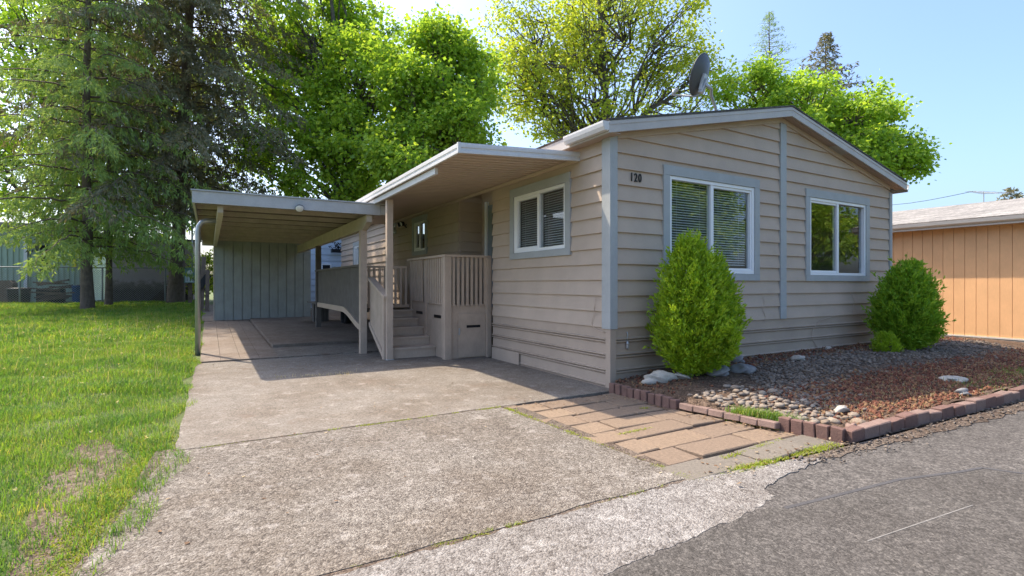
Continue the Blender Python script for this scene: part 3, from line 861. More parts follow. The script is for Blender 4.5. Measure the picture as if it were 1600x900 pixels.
# outside lamp, cables, hose tap
lampt = MB()
lampt.box(-0.03, -0.02, 7.76, 7.86, 2.76, 2.86).tube([(-0.03, 7.81, 2.80), (-0.10, 7.81, 2.82)], 0.015, 8)
lp = lampt.build('wall_lamp', M['black'], home)
for dv in (-0.09, 0.09):
    MB().tube([(-0.09, 7.81 + dv * .4, 2.83), (-0.14, 7.81 + dv, 2.86), (-0.20, 7.81 + dv * 1.3, 2.84)], [0.03, 0.05, 0.065], 12).build('lamp_head', M['black'], lp, True)
    MB().tube([(-0.201, 7.81 + dv * 1.3, 2.84), (-0.206, 7.81 + dv * 1.31, 2.838)], [0.056, 0.05], 12).build('lens', M['lamp'], lp, True)
def cable(pts, r=0.004, mat='deck'):
    return MB().tube(pts, r, 6).build('cable', M[mat], home, True)
cable([(-0.036, 0.27, 1.16), (-0.036, 0.27, 1.02), (-0.04, 0.29, 0.90), (-0.04, 0.33, 0.80), (-0.026, 0.30, 0.75), (-0.02, 0.2, 0.71), (-0.02, 0.05, 0.69)])
cable([(3.08, -0.028, 1.12), (3.12, -0.03, 1.05), (3.08, -0.03, 0.92), (3.14, -0.03, 0.80), (3.11, -0.03, 0.74)])
cable([(5.72, -0.028, 1.13), (5.78, -0.03, 1.02), (5.74, -0.03, 0.88), (5.70, -0.03, 0.775), (5.2, -0.028, 0.76), (4.7, -0.03, 0.70), (4.55, -0.03, 0.62), (4.42, -0.03, 0.5), (4.47, -0.03, 0.35), (4.60, -0.03, 0.2)], 0.005)
tap = MB().tube([(0.25, -0.03, 0.70), (0.26, -0.035, 0.66), (0.245, -0.035, 0.62), (0.25, -0.035, 0.58)], 0.006, 6).build('tap_hook', M['galv'], home, True)
MB().lathe([(0.0, 0), (0.018, .006), (0.022, .03), (0.016, .05), (0.022, .062), (0.024, .08), (0.012, .10), (0.0, .105)], (0.25, -0.04, 0.478), 12).build('tap_body', M['galv'], tap, True)

# ------------------------------------------------------------------ porch awning
awn = thing('porch_awning', (-0.9, 4.5, 0), 'flat metal porch awning with pale gutter edge and brown ribbed underside', 'awning')
AV0, AV1, AU = 0.62, 9.6, -1.83
def awn_z(u): return 3.045 + (2.925 - 3.045) * (u / AU)
sheet_v = []; n = 0
vs_, prof = AV0 + .01, []
while vs_ < AV1 - .02:
    prof += [(vs_, 0.0), (vs_ + .095, 0.0), (vs_ + .100, 0.05), (vs_ + .145, 0.05), (vs_ + .150, 0.0)]
    vs_ += .1501
m = MB()
k = len(prof)
m.add([(AU + .02, p, awn_z(AU + .02) + h) for p, h in prof] + [(-0.03, p, awn_z(-.03) + h) for p, h in prof], [(i, i + 1, k + i + 1, k + i) for i in range(k - 1)])
m.build('ribbed_roof_pan', M['awn'], awn)
gp = [(0, -0.05), (0, 0.075), (-.018, 0.075), (-.018, 0.06), (-.03, 0.055), (-.03, 0.02), (-.02, 0.012), (-.02, -0.012), (-.03, -0.02), (-.03, -0.05)]
MB().prism([(AU + .02 + d, awn_z(AU) + z) for d, z in gp], 1, AV0 - .03, AV1).build('edge_gutter', M['alu'], awn)
m = MB()
for u0, u1 in ((AU - .01, -0.0),):
    a, b = awn_z(u0), awn_z(u1)
    poly = [(d, z) for d, z in gp]
    vs0 = [(u0, AV0 + d * 1.0, a + z) for d, z in poly] + [(u1, AV0 + d, b + z) for d, z in poly]
    kk = len(poly)
    m.add(vs0, [tuple(range(kk)), tuple(range(kk, 2 * kk))[::-1]] + [(i, kk + i, kk + (i + 1) % kk, (i + 1) % kk) for i in range(kk)])
m.build('edge_trim', M['alu'], awn)
box('corner_cap', M['alu'], awn, AU - .013, AU + .022, AV0 - .033, AV0 + .004, awn_z(AU) - .051, awn_z(AU) + .076)
box('wall_channel', M['awn'], awn, -0.06, -0.03, AV0, AV1, 2.985, 3.035)
box('header_beam', M['alu'], awn, -1.79, -1.745, 1.45, AV1 - .2, 2.785, 2.866)
for pv in (3.83,):
    p = MB().box(-1.735, -1.63, pv - .05, pv + .05, 0.0, 2.785).build('post', M['deck'], awn)
    MB().box(-1.75, -1.615, pv - .065, pv + .065, 0.0, 0.012).build('foot_plate', M['galv'], p)

# ------------------------------------------------------------------ porch deck with stairs
deck = thing('porch_deck', (-0.8, 4.2, 0), 'painted wooden porch deck with four steps, balusters and a skirted storage hatch', 'porch')
DZ = 0.80
def bal(name, u, v, z0, z1, w=0.045, d=0.025, along='u'):
    if along == 'u': return box(name, M['deck'], deck, u - w / 2, u + w / 2, v - d / 2, v + d / 2, z0, z1)
    return box(name, M['deck'], deck, u - d / 2, u + d / 2, v - w / 2, v + w / 2, z0, z1)
box('floor_board', M['tread'], deck, -0.76, 0.46, 3.36, 5.24, DZ - .04, DZ)
box('post', M['deck'], deck, -0.86, -0.74, 3.30, 3.42, 0.0, 1.79)                 # corner post
box('post', M['deck'], deck, -0.055, 0.03, 3.26, 3.36, 0.0, 1.79)
box('post', M['deck'], deck, -0.82, -0.775, 4.33, 4.42, 0.0, 1.79)
box('post', M['deck'], deck, -0.82, -0.74, 5.17, 5.25, 0.0, 1.79)
box('top_rail', M['deck'], deck, -0.875, 0.035, 3.285, 3.425, 1.792, 1.832)
box('top_rail', M['deck'], deck, -0.875, -0.735, 3.427, 5.26, 1.792, 1.832)
for i in range(8):
    bal('baluster', -0.69 + i * 0.0885, 3.325, 0.925, 1.790)
box('rim_board', M['deck'], deck, -0.738, -0.057, 3.345, 3.385, 0.60, 0.955)
box('skirt_panel', M['deck'], deck, -0.738, -0.057, 3.352, 3.37, 0.0, 0.598)
h = box('hatch', M['deck'], deck, -0.60, -0.062, 3.318, 3.343, 0.02, 0.79)
box('vent_slot', M['black'], h, -0.44, -0.17, 3.312, 3.3175, 0.54, 0.585)
MB().box(-0.595, -0.57, 3.305, 3.3175, 0.42, 0.54).build('latch', M['galv'], h)
for i in range(9):
    bal('baluster', -0.832, 3.50 + i * 0.0885, 0.955, 1.790, along='v')
for i in range(8):
    bal('baluster', -0.832, 4.50 + i * 0.0885, 0.985, 1.790, along='v')
sp = box('skirt_panel', M['deck'], deck, -0.80, -0.77, 3.422, 4.328, 0.0, 0.985)
sp2 = box('skirt_panel', M['deck'], deck, -0.80, -0.77, 4.422, 5.168, 0.0, 0.985)
for q, (v0, v1, z) in ((sp, (3.62, 3.95, .70)), (sp2, (4.55, 4.9, .73))):
    box('vent_slot', M['black'], q, -0.806, -0.8005, v0, v1, z, z + .055)
# steps
vn = [3.86, 4.18, 4.50, 4.80, 5.10]; zn = [0.19, 0.345, 0.50, 0.65, 0.80]
for i in range(5):
    z0 = 0 if i == 0 else zn[i - 1]
    box('riser', M['deck'], deck, -1.63, -0.805, vn[i] + .02, vn[i] + .045, z0 + .001, zn[i] - .036)
    v1 = vn[i + 1] + .018 if i < 4 else 5.6
    box('tread', M['tread'], deck, -1.64, -0.803, vn[i] - .005, v1, zn[i] - .035, zn[i])
# left stair guard: sloped top rail, boards, newel
def srail(v): return 1.115 + (v - 3.86) * 0.32
MB().prism([(3.80, srail(3.8) - .035), (4.86, srail(4.86) - .035), (4.86, srail(4.86) + .01), (3.80, srail(3.80) + .01)], 0, -1.79, -1.66).build('stair_rail', M['deck'], deck)
box('newel', M['deck'], deck, -1.775, -1.685, 3.86, 3.95, 0.0, srail(3.9) - .04)
for i in range(10):
    v = 3.995 + i * 0.088
    MB().prism([(v - .038, 0.12 + (v - 3.95) * .52), (v + .038, 0.12 + (v + .076 - 3.95) * .52), (v + .038, srail(v + .038) - .038), (v - .038, srail(v - .038) - .038)], 0, -1.752, -1.73).build('guard_board', M['deck'], deck)
MB().prism([(3.952, 0.03), (4.83, 0.52), (4.83, 0.60), (3.952, 0.11)], 0, -1.775, -1.70).build('stringer', M['deck'], deck)
# back guard of the landing
box('top_rail', M['deck'], deck, -1.78, -0.88, 5.24, 5.33, 1.645, 1.685)
box('bottom_rail', M['deck'], deck, -1.78, -0.826, 5.26, 5.31, 0.84, 0.90)
for i in range(8):
    bal('baluster', -1.66 + i * 0.108, 5.245, 0.86, 1.643)

# ------------------------------------------------------------------ ramp beside the carport
ramp_t = thing('ramp', (-1.5, 7.5, 0), 'dark weathered wooden ramp with solid board guard beside the carport', 'ramp')
def rbot(v):
    return 0.52 + 0.30 * float(sstep(v, 4.85, 6.6))
v = 5.0
while v < 9.74:
    MB().prism([(v, rbot(v)), (v + .080, rbot(v + .080)), (v + .080, 1.655), (v, 1.655)], 0, -1.872, -1.85).build('guard_board', M['ramp'], ramp_t)
    v += 0.094
box('cap_rail', M['ramp'], ramp_t, -1.91, -1.80, 4.97, 9.84, 1.656, 1.70)
cur = MB()
vv = np.linspace(4.97, 9.8, 24)
lo = [(float(a), rbot(a) - .10) for a in vv]; hi = [(float(a), rbot(a) + .012) for a in vv[::-1]]
k = len(vv)
vsx = [(-1.895, a, z) for a, z in lo] + [(-1.895, a, z) for a, z in hi[::-1]] + [(-1.873, a, z) for a, z in lo] + [(-1.873, a, z) for a, z in hi[::-1]]
fs = []
for i in range(k - 1):
    fs += [(i, i + 1, k + i + 1, k + i), (2 * k + i, 3 * k + i, 3 * k + i + 1, 2 * k + i + 1), (i, 2 * k + i, 2 * k + i + 1, i + 1), (k + i, k + i + 1, 3 * k + i + 1, 3 * k + i)]
cur.add(vsx, fs).build('curved_skirt', M['deck'], ramp_t)
v = 5.36
while v < 11.6:
    box('floor_board', M['ramp'], ramp_t, -1.845, -0.05, v, v + .135, 0.76, 0.80); v += .142
pier = MB()
for i in range(6):
    pier.box(-1.72 + i * .075, -1.67 + i * .075, 11.15, 11.22, 0.06, 0.755)
pier.box(-1.72, -1.29, 11.20, 11.5, 0.06, 0.755)
pier.build('ribbed_pier', M['ramp'], ramp_t)
tyre = MB()
nseg = 22
ring = []
for i in range(nseg):
    t = 2 * math.pi * i / nseg
    for r, w in ((0.20, -.09), (0.29, -.10), (0.315, -.06), (0.315, .06), (0.29, .10), (0.20, .09)):
        tyre.v.append((-0.95 + w, 10.4 + r * math.cos(t), 0.40 + r * math.sin(t)))
for i in range(nseg):
    for j in range(6):
        a = i * 6 + j; b = i * 6 + (j + 1) % 6; c2 = ((i + 1) % nseg) * 6
        tyre.f.append((a, b, c2 + (j + 1) % 6, c2 + j))
o = tyre.build('old_tyre', M['rubber'], None, True)
tag(o, 'old black tyre standing in the shade under the ramp', 'tyre')

# ------------------------------------------------------------------ carport
cp = thing('carport', (-3.1, 8.5, 0), 'open carport with flat roof on painted rafters and beams', 'carport')
box('front_fascia', M['cfront'], cp, -4.62, -1.66, 4.44, 4.485, 2.588, 2.775)
box('fascia_end', M['cfront'], cp, -1.655, -1.45, 4.435, 4.48, 2.60, 2.765)
box('side_fascia', M['cfront'], cp, -4.62, -4.585, 4.487, 13.4, 2.60, 2.77)
for i in range(10):
    v = 4.50 + i * 0.93
    box('rafter', M['raft'], cp, -4.583, -1.50, v, v + .06, 2.632, 2.712)
box('roof_sheet', M['croof'], cp, -4.64, -1.42, 4.42, 8.9, 2.778, 2.80)
box('roof_sheet', M['croof'], cp, -4.64, -1.42, 8.902, 13.4, 2.778, 2.80)
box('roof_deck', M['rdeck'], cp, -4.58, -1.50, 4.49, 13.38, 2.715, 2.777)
MB().prism([(4.62, 2.48), (4.62, 2.583), (13.15, 2.583), (13.15, 2.45), (4.75, 2.45)], 0, -4.275, -4.19).build('long_beam', M['cbeam'], cp)
MB().prism([(4.50, 2.583), (13.15, 2.583), (13.15, 2.34), (4.80, 2.34), (4.50, 2.46)], 0, -1.90, -1.80).build('long_beam', M['raft'], cp)
MB().box(-1.925, -1.805, 4.84, 4.96, 0.0, 2.338).build('post', M['deck'], cp)
MB().box(-1.92, -1.79, 9.55, 9.68, 0.0, 2.338).build('post', M['ramp'], cp)
pp = [(-4.57, 6.1, 0.0), (-4.57, 6.1, 2.28), (-4.555, 6.1, 2.38), (-4.51, 6.1, 2.455), (-4.44, 6.1, 2.49), (-4.28, 6.1, 2.505)]
MB().tube(pp, 0.045, 14).build('bent_pipe_post', M['galv'], cp, True)
fl = MB().tube([(-3.065, 4.435, 2.66), (-3.065, 4.40, 2.63), (-3.065, 4.37, 2.60)], [0.02, 0.05, 0.075], 14).build('floodlight', M['dark'], cp, True)
MB().tube([(-3.065, 4.368, 2.598), (-3.065, 4.362, 2.593)], [0.068, 0.06], 14).build('lens', M['lamp'], fl, True)

# shed at the back
shed = thing('storage_shed', (-2.85, 14.6, 0.2), 'grey-green board-sided storage shed closing the back of the carport', 'shed')
box('header', M['raft'], cp, -4.58, -1.5, 13.39, 13.42, 2.5, 2.777)
box('wall', M['shed'], shed, -4.25, -1.47, 13.24, 16.2, 0.19, 2.742)
u = -4.25; i = 0
while u < -1.5:
    w = min(0.254, -1.47 - u)
    box('siding_board', M['shed'], shed, u + .009, u + w - .009, 13.212, 13.239, 0.20, 2.742)
    u += 0.254
box('corner_trim', M['cbeam'], shed, -4.28, -4.251, 13.21, 13.30, 0.19, 2.59)

# ------------------------------------------------------------------ satellite dish
dish = thing('satellite_dish', (2.83, 0.6, 3.96), 'dark grey satellite dish on a bent mast above the roof', 'satellite dish')
cen = Vector((2.40, 0.6, 4.66))
nrm = Vector((-0.24, 0.78, 0.30)).normalized()       # it looks away from the road
ax = nrm.cross(Vector((0, 0, 1))).normalized(); ay = ax.cross(nrm).normalized()
def dpt(x, y, d): return cen + ax * x + ay * y + nrm * d
m = MB(); nr, ns = 6, 32
for lay, off in ((0, 0.0), (1, -0.008)):
    for i in range(nr + 1):
        r = i / nr
        for j in range(ns):
            t = 2 * math.pi * j / ns
            m.v.append(tuple(dpt(0.285 * r * math.cos(t), 0.325 * r * math.sin(t), 0.075 * r * r - 0.06 + off)))
K = (nr + 1) * ns
for lay in (0, 1):
    for i in range(nr):
        for j in range(ns):
            a = lay * K + i * ns + j; b = lay * K + i * ns + (j + 1) % ns
            m.f.append((a, b, b + ns, a + ns))
for j in range(ns):
    a = nr * ns + j; b = nr * ns + (j + 1) % ns
    m.f.append((a, b, K + b, K + a))
m.build('reflector', M['darkmetal'], dish, True)
rim = [dpt(0.287 * math.cos(2 * math.pi * j / 32), 0.327 * math.sin(2 * math.pi * j / 32), 0.014) for j in range(33)]
MB().tube(rim, 0.008, 6, False).build('rim', M['darkmetal'], dish, True)
br = MB().bar(dpt(0.0, 0.02, -0.075), dpt(0.0, -0.22, -0.10), 0.12, 0.05, nrm)
br.bar(dpt(0.03, -0.05, -0.10), dpt(-0.03, -0.27, -0.12), 0.07, 0.07, nrm)
br.build('bracket', M['galv'], dish)
mast_top = dpt(0.0, -0.12, -0.12)
MB().tube([mast_top, mast_top + Vector((0.10, -0.05, -0.08)), (2.62, 0.57, 4.38), (2.74, 0.59, 4.22), (2.83, 0.6, 4.05), (2.83, 0.6, 3.955)], 0.024, 10).build('mast', M['galv'], dish, True)
MB().box(2.76, 2.90, 0.53, 0.67, 3.95, 3.99).build('foot', M['galv'], dish)
arm_end = dpt(0.0, -0.34, 0.0) + Vector((-0.27, 0.17, 0.04))
MB().tube([dpt(0, -0.27, -0.10), dpt(0, -0.33, -0.03), arm_end], 0.016, 8).build('feed_arm', M['galv'], dish, True)
MB().tube([arm_end, arm_end + Vector((0.02, 0.0, 0.06)), arm_end + Vector((0.07, -0.03, 0.09))], [0.03, 0.035, 0.03], 10).build('feed_horn', M['galv'], dish, True)

# ------------------------------------------------------------------ neighbours
nb = thing('orange_house', (14, 5, 0), 'orange vertical-board house with weathered shingle roof on the right', 'house')
NU = 10.5
box('wall', M['orange'], nb, NU + .02, NU + 7.4, -1.9, 15, 0.0, 2.62)
v = -1.88
while v < 14.9:
    if v < 3.4:
        box('siding_board', M['orange'], nb, NU, NU + .019, v + .004, v + .199, 0.155, 2.615)
    v += 0.203
box('siding_board', M['orange'], nb, NU, NU + .019, 3.5, 15, 0.155, 2.615)
box('skirting', M['skirt2'], nb, NU - .02, NU + .02, -1.92, 15, -0.35, 0.12)
box('base_trim', M['cream'], nb, NU - .03, NU + .019, -1.92, 15, 0.121, 0.154)
box('soffit', M['cream'], nb, NU - .30, NU + .02, -2.1, 15.2, 2.617, 2.635)
box('fascia', M['cream'], nb, NU - .32, NU - .301, -2.1, 15.2, 2.60, 2.75)
gp2 = [(NU - .322, 2.75), (NU - .322, 2.66), (NU - .36, 2.65), (NU - .40, 2.68), (NU - .42, 2.755), (NU - .41, 2.755), (NU - .39, 2.69), (NU - .36, 2.665), (NU - .33, 2.672), (NU - .33, 2.75)]
MB().prism(gp2, 1, -2.1, 15.2).build('gutter', M['cream'], nb)
MB().prism([(NU - .34, 2.755), (NU + 3.6, 3.56), (NU + 3.6, 3.59), (NU - .36, 2.78)], 1, -2.15, 15.25).build('roof', M['shingle2'], nb)
MB().prism([(NU + 3.601, 3.56), (NU + 7.7, 2.72), (NU + 7.7, 2.75), (NU + 3.601, 3.59)], 1, -2.15, 15.25).build('roof', M['shingle2'], nb)
ant = thing('tv_antenna', (18.6, 2.6, 3.0), 'thin television antenna on the weathered roof at right', 'antenna')
a0 = at(1537, 300, 16.5)
MB().tube([(a0.x, a0.y, 2.9), (a0.x, a0.y, a0.z + .03)], 0.014, 6).build('mast', M['galv'], ant)
b0, b1 = at(1517, 299, 17.2), at(1560, 302, 15.8)
boom = MB().tube([b0, b1], 0.011, 6).build('boom', M['galv'], ant)
dirv = (b1 - b0).normalized(); sd = dirv.cross(Vector((0, 0, 1)))
for i in range(7):
    c = b0.lerp(b1, i / 6); L = 0.16 + .05 * i
    MB().tube([c - sd * L, c + sd * L], 0.006, 5).build('element', M['galv'], boom)

grn = thing('green_building', (-13, 30.5, 0.45), 'pale green metal-sided building behind the chain-link fence', 'building')
box('wall', M['green'], grn, -24, -9.95, 27.93, 36, 0.3, 3.99)
u = -15.5
while u < -10.1:
    box('siding_rib', M['green'], grn, u, u + .066, 27.89, 27.929, 0.35, 3.97); u += 0.204
box('roof', M['shingle2'], grn, -24.3, -9.55, 27.4, 36.5, 3.995, 4.19)
box('downspout', M['vinyl'], grn, -11.98, -11.85, 27.80, 27.889, 0.4, 3.99)
w = box('window', M['black'], grn, -11.40, -11.11, 27.86, 27.889, 1.89, 3.2)
box('frame', M['trim'], w, -11.46, -11.402, 27.84, 27.888, 1.82, 3.27)
box('yellow_panel', M['yellow'], grn, -10.23, -10.06, 27.85, 27.889, 2.15, 2.80)
mv = thing('mauve_building', (-7, 28.5, 0.45), 'low mauve stucco building with dirt-stained base behind the fence', 'building')
box('wall', M['mauve'], mv, -8.69, -5.12, 26.3, 31, 0.3, 3.47)
box('roof_edge', M['shingle'], mv, -8.88, -4.93, 26.1, 31.2, 3.471, 3.61)
bl = thing('pale_blue_house', (3, 20, 0.2), 'pale blue lap-sided house seen past the carport', 'house')
for i in range(11):
    lap_poly = [(-1.6, 0.5 + i * .26), (5.4, 0.5 + i * .26), (5.4, 0.76 + i * .26), (-1.6, 0.76 + i * .26)]
    lap_board(lap_poly, 0.5 + i * .26, 0.76 + i * .26, 1, 18.0, -1, bl, M['pblue'])
box('wall', M['pblue'], bl, -1.6, 5.4, 18.01, 24, 0.2, 3.4)
box('roof', M['shingle'], bl, -1.9, 5.8, 17.7, 24.3, 3.41, 3.55)
box('window', M['vinyl'], bl, -0.30, 0.12, 17.95, 17.974, 1.4, 2.2)
box('pane', M['black'], bl, -0.24, 0.06, 17.945, 17.949, 1.46, 2.14)
hb = MB()
for i in range(60):
    p = Vector((0.28 + rnd.gauss(0, .13), 17.6 + rnd.gauss(0, .1), 2.80 + abs(rnd.gauss(0, .1))))
    hb.bar(p, p + Vector((rnd.uniform(-.1, .1), rnd.uniform(-.1, .1), rnd.uniform(-.04, .12))), 0.04, 0.006)
hb.box(0.05, 0.52, 17.5, 17.75, 2.66, 2.80)
o = hb.build('hanging_planter', M['black'], None)
tag(o, 'dark hanging planter in front of the pale blue house', 'planter')

# chain-link fence
FV = 24.6
fc = thing('chain_link_fence', (-9, FV, 0.45), 'chain-link fence along the back of the lawn', 'fence')
FZ0, FZ1 = 0.46, 2.01
for u in (-17.4, -14.3, -11.36, -8.57, -6.20, -5.84):
    p = MB().tube([(u, FV, FZ0 - .2), (u, FV, FZ1 + .02)], 0.034, 8).build('post', M['chain'], fc, True)
    MB().lathe([(0.038, 0), (0.038, .02), (0.014, .05), (0.0, .055)], (u, FV, FZ1 + .02), 8).build('cap', M['chain'], p, True)
MB().tube([(-17.4, FV, FZ1), (-5.45, FV, FZ1 + .08)], 0.026, 8).build('top_rail', M['chain'], fc, True)
MB().tube([(-6.20, FV, 1.27), (-5.45, FV, 1.27)], 0.022, 8).build('gate_rail', M['chain'], fc, True)
wv, wq = [], []
def wire(a, b, r=0.0045):
    k = len(wv)
    d = unit(np.array([b - a]))[0]
    s1 = np.array([d[2], 0, -d[0]]); s2 = np.array([0, 1., 0])
    for p in (a, b):
        for sgx, sgy in ((-1, -1), (1, -1), (1, 1), (-1, 1)):
            wv.append(p + s1 * r * sgx + s2 * r * sgy)
    for j in range(4):
        wq.append((k + j, k + (j + 1) % 4, k + 4 + (j + 1) % 4, k + 4 + j))
hh = FZ1 - FZ0 - .06
u = -17.4
while u < -5.45 - hh:
    for ua, ub, dv in ((u, u + hh, -.01), (u + hh, u, 0)):
        wire(np.array([ua, FV + dv, FZ0 + .02]), np.array([ub, FV + dv, FZ1 - .04]))
    u += 0.095
o = put('chain_mesh', np_mesh('chain_mesh', wv, quads=wq), M['chain'], fc); o['kind'] = 'stuff'
# meter box with number 118
mb_ = thing('meter_box', (-5.13, 22.6, 0.4), 'green utility box numbered 118 on a wooden post', 'utility box')
box('post', M['rotwood'], mb_, -5.22, -5.06, 22.6, 22.73, 0.3, 1.85)
bx_ = box('box', M['foil'], mb_, -5.36, -4.92, 22.34, 22.59, 1.38, 2.06)
MB().tube([(-5.14, 22.34, 1.85), (-5.14, 22.26, 1.85)], [0.11, 0.10], 14).build('dial', M['lamp'], bx_, True)
box('number_plate', M['pblue'], bx_, -5.31, -4.97, 22.33, 22.339, 1.41, 1.69)
text_mesh('number', '118', 0.25, 0.002, M['black'], bx_, Matrix.Translation((-5.29, 22.325, 1.46)) @ Matrix.Rotation(R(90), 4, 'X') @ Matrix.Scale(0.72, 4, (1, 0, 0)))
MB().tube([(-5.06, 22.6, 1.9), (-5.06, 22.62, 4.3)], 0.038, 8).build('conduit', M['galv'], mb_, True)
MB().tube([(-4.90, 22.6, 1.5), (-4.90, 22.62, 3.9)], 0.026, 8).build('conduit', M['galv'], mb_, True)
pst = thing('leaning_post', (-4.62, 17.5, 0.28), 'old dark fence post leaning beside the shed', 'post')
MB().bar((-4.66, 17.5, 0.2), (-4.56, 17.6, 2.35), 0.15, 0.15, (0, 1, 0)).build('timber', M['rotwood'], pst)
MB().bar((-4.46, 17.3, 0.2), (-4.44, 17.4, 1.85), 0.13, 0.035, (0, 1, 0)).build('timber', M['rotwood'], pst)
MB().bar((-4.76, 17.4, 1.15), (-4.40, 17.45, 1.68), 0.22, 0.025, (0, 1, 0)).build('panel', M['dark'], pst)
# things piled behind the fence
wp = thing('wood_pile', (-10.4, 25.6, 0.45), 'heap of old timber and junk behind the fence', 'wood pile')
for i in range(14):
    x = -10.92 + rnd.uniform(0, .9); z = 0.6 + i * 0.062
    MB().bar((x - .46, 25.4 + rnd.uniform(-.25, .25), z), (x + .6, 25.5 + rnd.uniform(-.25, .25), z + rnd.uniform(-.15, .26)), 0.2, 0.06).build('plank', M['rotwood'], wp)
MB().box(-11.1, -10.1, 25.8, 26.0, 0.4, 1.1).build('crate', M['dark'], wp)
o = MB().lathe([(0.19, 0), (0.21, .14), (0.22, .78), (0.235, .80), (0.235, .86), (0.0, .87)], (-9.57, 25.4, 0.40), 16).build('blue_barrel', M['bluepl'], None, True)
tag(o, 'blue plastic barrel beside the wood pile behind the fence', 'barrel')
o = MB().lathe([(0.31, 0), (0.35, .1), (0.39, .68), (0.405, .70), (0.405, .76), (0.34, .78), (0.0, .8)], (-11.57, 25.4, 0.38), 18).build('dark_bin', M['dark'], None, True)
tag(o, 'low dark bin behind the fence near the white downspout', 'bin')
o = MB().prism([(-12.7, .38), (-11.83, .38), (-11.83, 1.36), (-11.93, 1.49), (-12.6, 1.49), (-12.7, 1.36)], 1, 25.6, 26.3).build('brown_chest', M['rotwood'], None)
tag(o, 'brown chest at the far left behind the fence', 'chest')

# ------------------------------------------------------------------ bricks
def brick_mesh(name, L, W, H, mat):
    bm = bmesh.new(); bmesh.ops.create_cube(bm, size=1)
    for v in bm.verts: v.co = Vector((v.co.x * L, v.co.y * W, v.co.z * H))
    bmesh.ops.bevel(bm, geom=list(bm.edges), offset=0.007, segments=1, affect='EDGES')
    for v in bm.verts: v.co += Vector((rnd.uniform(-.003, .003),) * 3)
    me = bpy.data.meshes.new(name); bm.to_mesh(me); bm.free(); me.materials.append(mat); return me
ed1 = thing('brick_edging', (0.0, -1.4, 0), 'dark red brick edging between the pavers and the planting bed', 'edging')
bup = [brick_mesh('brick', 0.065, 0.098, 0.22, M['brick']) for _ in range(3)]
bfl = brick_mesh('brick', 0.10, 0.16, 0.06, M['brickp'])
def addb(me, parent, loc, rot):
    o = bpy.data.objects.new('brick', me); COL.objects.link(o); o.parent = parent
    o.location = Vector(loc) - parent.location; o.rotation_euler = rot
for i in range(10):
    addb(rnd.choice(bup), ed1, (-0.13 + .004 * i + rnd.uniform(-.006, .006), -0.20 - i * 0.104, -0.004 - i * .002 + rnd.uniform(-.010, .010)), (rnd.uniform(-.04, .04), rnd.uniform(-.03, .03), rnd.uniform(-.08, .08)))
for i in range(6):
    addb(bfl, ed1, (-0.09 + i * .022, -1.31 - i * 0.165, 0.035 + rnd.uniform(-.004, .004)), (rnd.uniform(-.04, .04), .12, 0.12 + rnd.uniform(-.04, .04)))
for i in range(5):
    addb(rnd.choice(bup), ed1, (0.12 + .016 * i, -2.23 - i * 0.104, -0.005), (rnd.uniform(-.05, .05), rnd.uniform(-.04, .04), .14 + rnd.uniform(-.07, .07)))
ed2 = thing('brick_border', (3, -2.75, 0), 'row of weathered bricks between the planting bed and the road', 'edging')
bl2 = [brick_mesh('brick', L, 0.10, 0.13, M['brickp'] if i % 3 else M['brick']) for i, L in enumerate((.2, .225, .21, .24))]
u = 0.22
for i in range(40):
    L = (.2, .225, .21, .24)[i % 4]
    vv_ = -2.70 - 0.028 * u + 0.02 * math.sin(u * 1.7)
    addb(bl2[i % 4], ed2, (u + L / 2, vv_, 0.028 + rnd.uniform(-.014, .014)), (rnd.uniform(-.06, .06), rnd.uniform(-.05, .05), -0.03 + rnd.uniform(-.07, .07)))
    u += L + .008

# ------------------------------------------------------------------ stones
def rock_mesh(name, sub, seed, amp, mat, sc=(1, 1, 1), smooth=True):
    bm = bmesh.new(); bmesh.ops.create_icosphere(bm, subdivisions=sub, radius=1)
    r = np.random.default_rng(seed)
    ph = r.uniform(0, 6, (4, 3)); fr = r.uniform(1.0, 2.6, (4, 3))
    for v in bm.verts:
        p = np.array(v.co)
        k = 1 + amp * sum(math.sin(float(np.dot(fr[i], p)) * (1 + .5 * i) + ph[i, 0]) for i in range(4)) / 2
        v.co = Vector((p[0] * k * sc[0], p[1] * k * sc[1], p[2] * k * sc[2]))
    me = bpy.data.meshes.new(name); bm.to_mesh(me); bm.free()
    if mat: me.materials.append(mat)
    if smooth: me.polygons.foreach_set('use_smooth', [True] * len(me.polygons))
    return me
rv = [rock_mesh('river_stone', 2, 100 + i, .16, M['river'], (1, .75, .5)) for i in range(7)]
placed = []
tries = 0
while len(placed) < 165 and tries < 9000:
    tries += 1
    v = rnd.uniform(-2.45, -1.15)
    u = rnd.uniform(0.0, 1.0) - 0.03
    umin = 0.0 + 0.14 * max(0, (-v - 1.2)); umax = 0.88 - 0.1 * max(0, (-v - 1.7)) + rnd.uniform(-.25, .12)
    if u < umin + .04 or u > umax: continue
    s = rnd.choice([.02, .025, .03, .035, .04, .048, .055]) * rnd.uniform(.85, 1.2)
    if any((u - a) ** 2 + (v - b) ** 2 < (0.62 * (s + c)) ** 2 for a, b, c in placed): continue
    placed.append((u, v, s))
for u, v, s in placed:
    o = bpy.data.objects.new('river_stone', rnd.choice(rv)); COL.objects.link(o)
    o.location = (u, v, float(bed_z(u, v)) + s * .25); o.scale = (s, s, s); o.rotation_euler = (rnd.uniform(-.25, .25), rnd.uniform(-.25, .25), rnd.uniform(0, 6.28))
    tag(o, 'small pale river stone in the pebble patch behind the paver edge', 'stone', 'pale river stones in the bed')
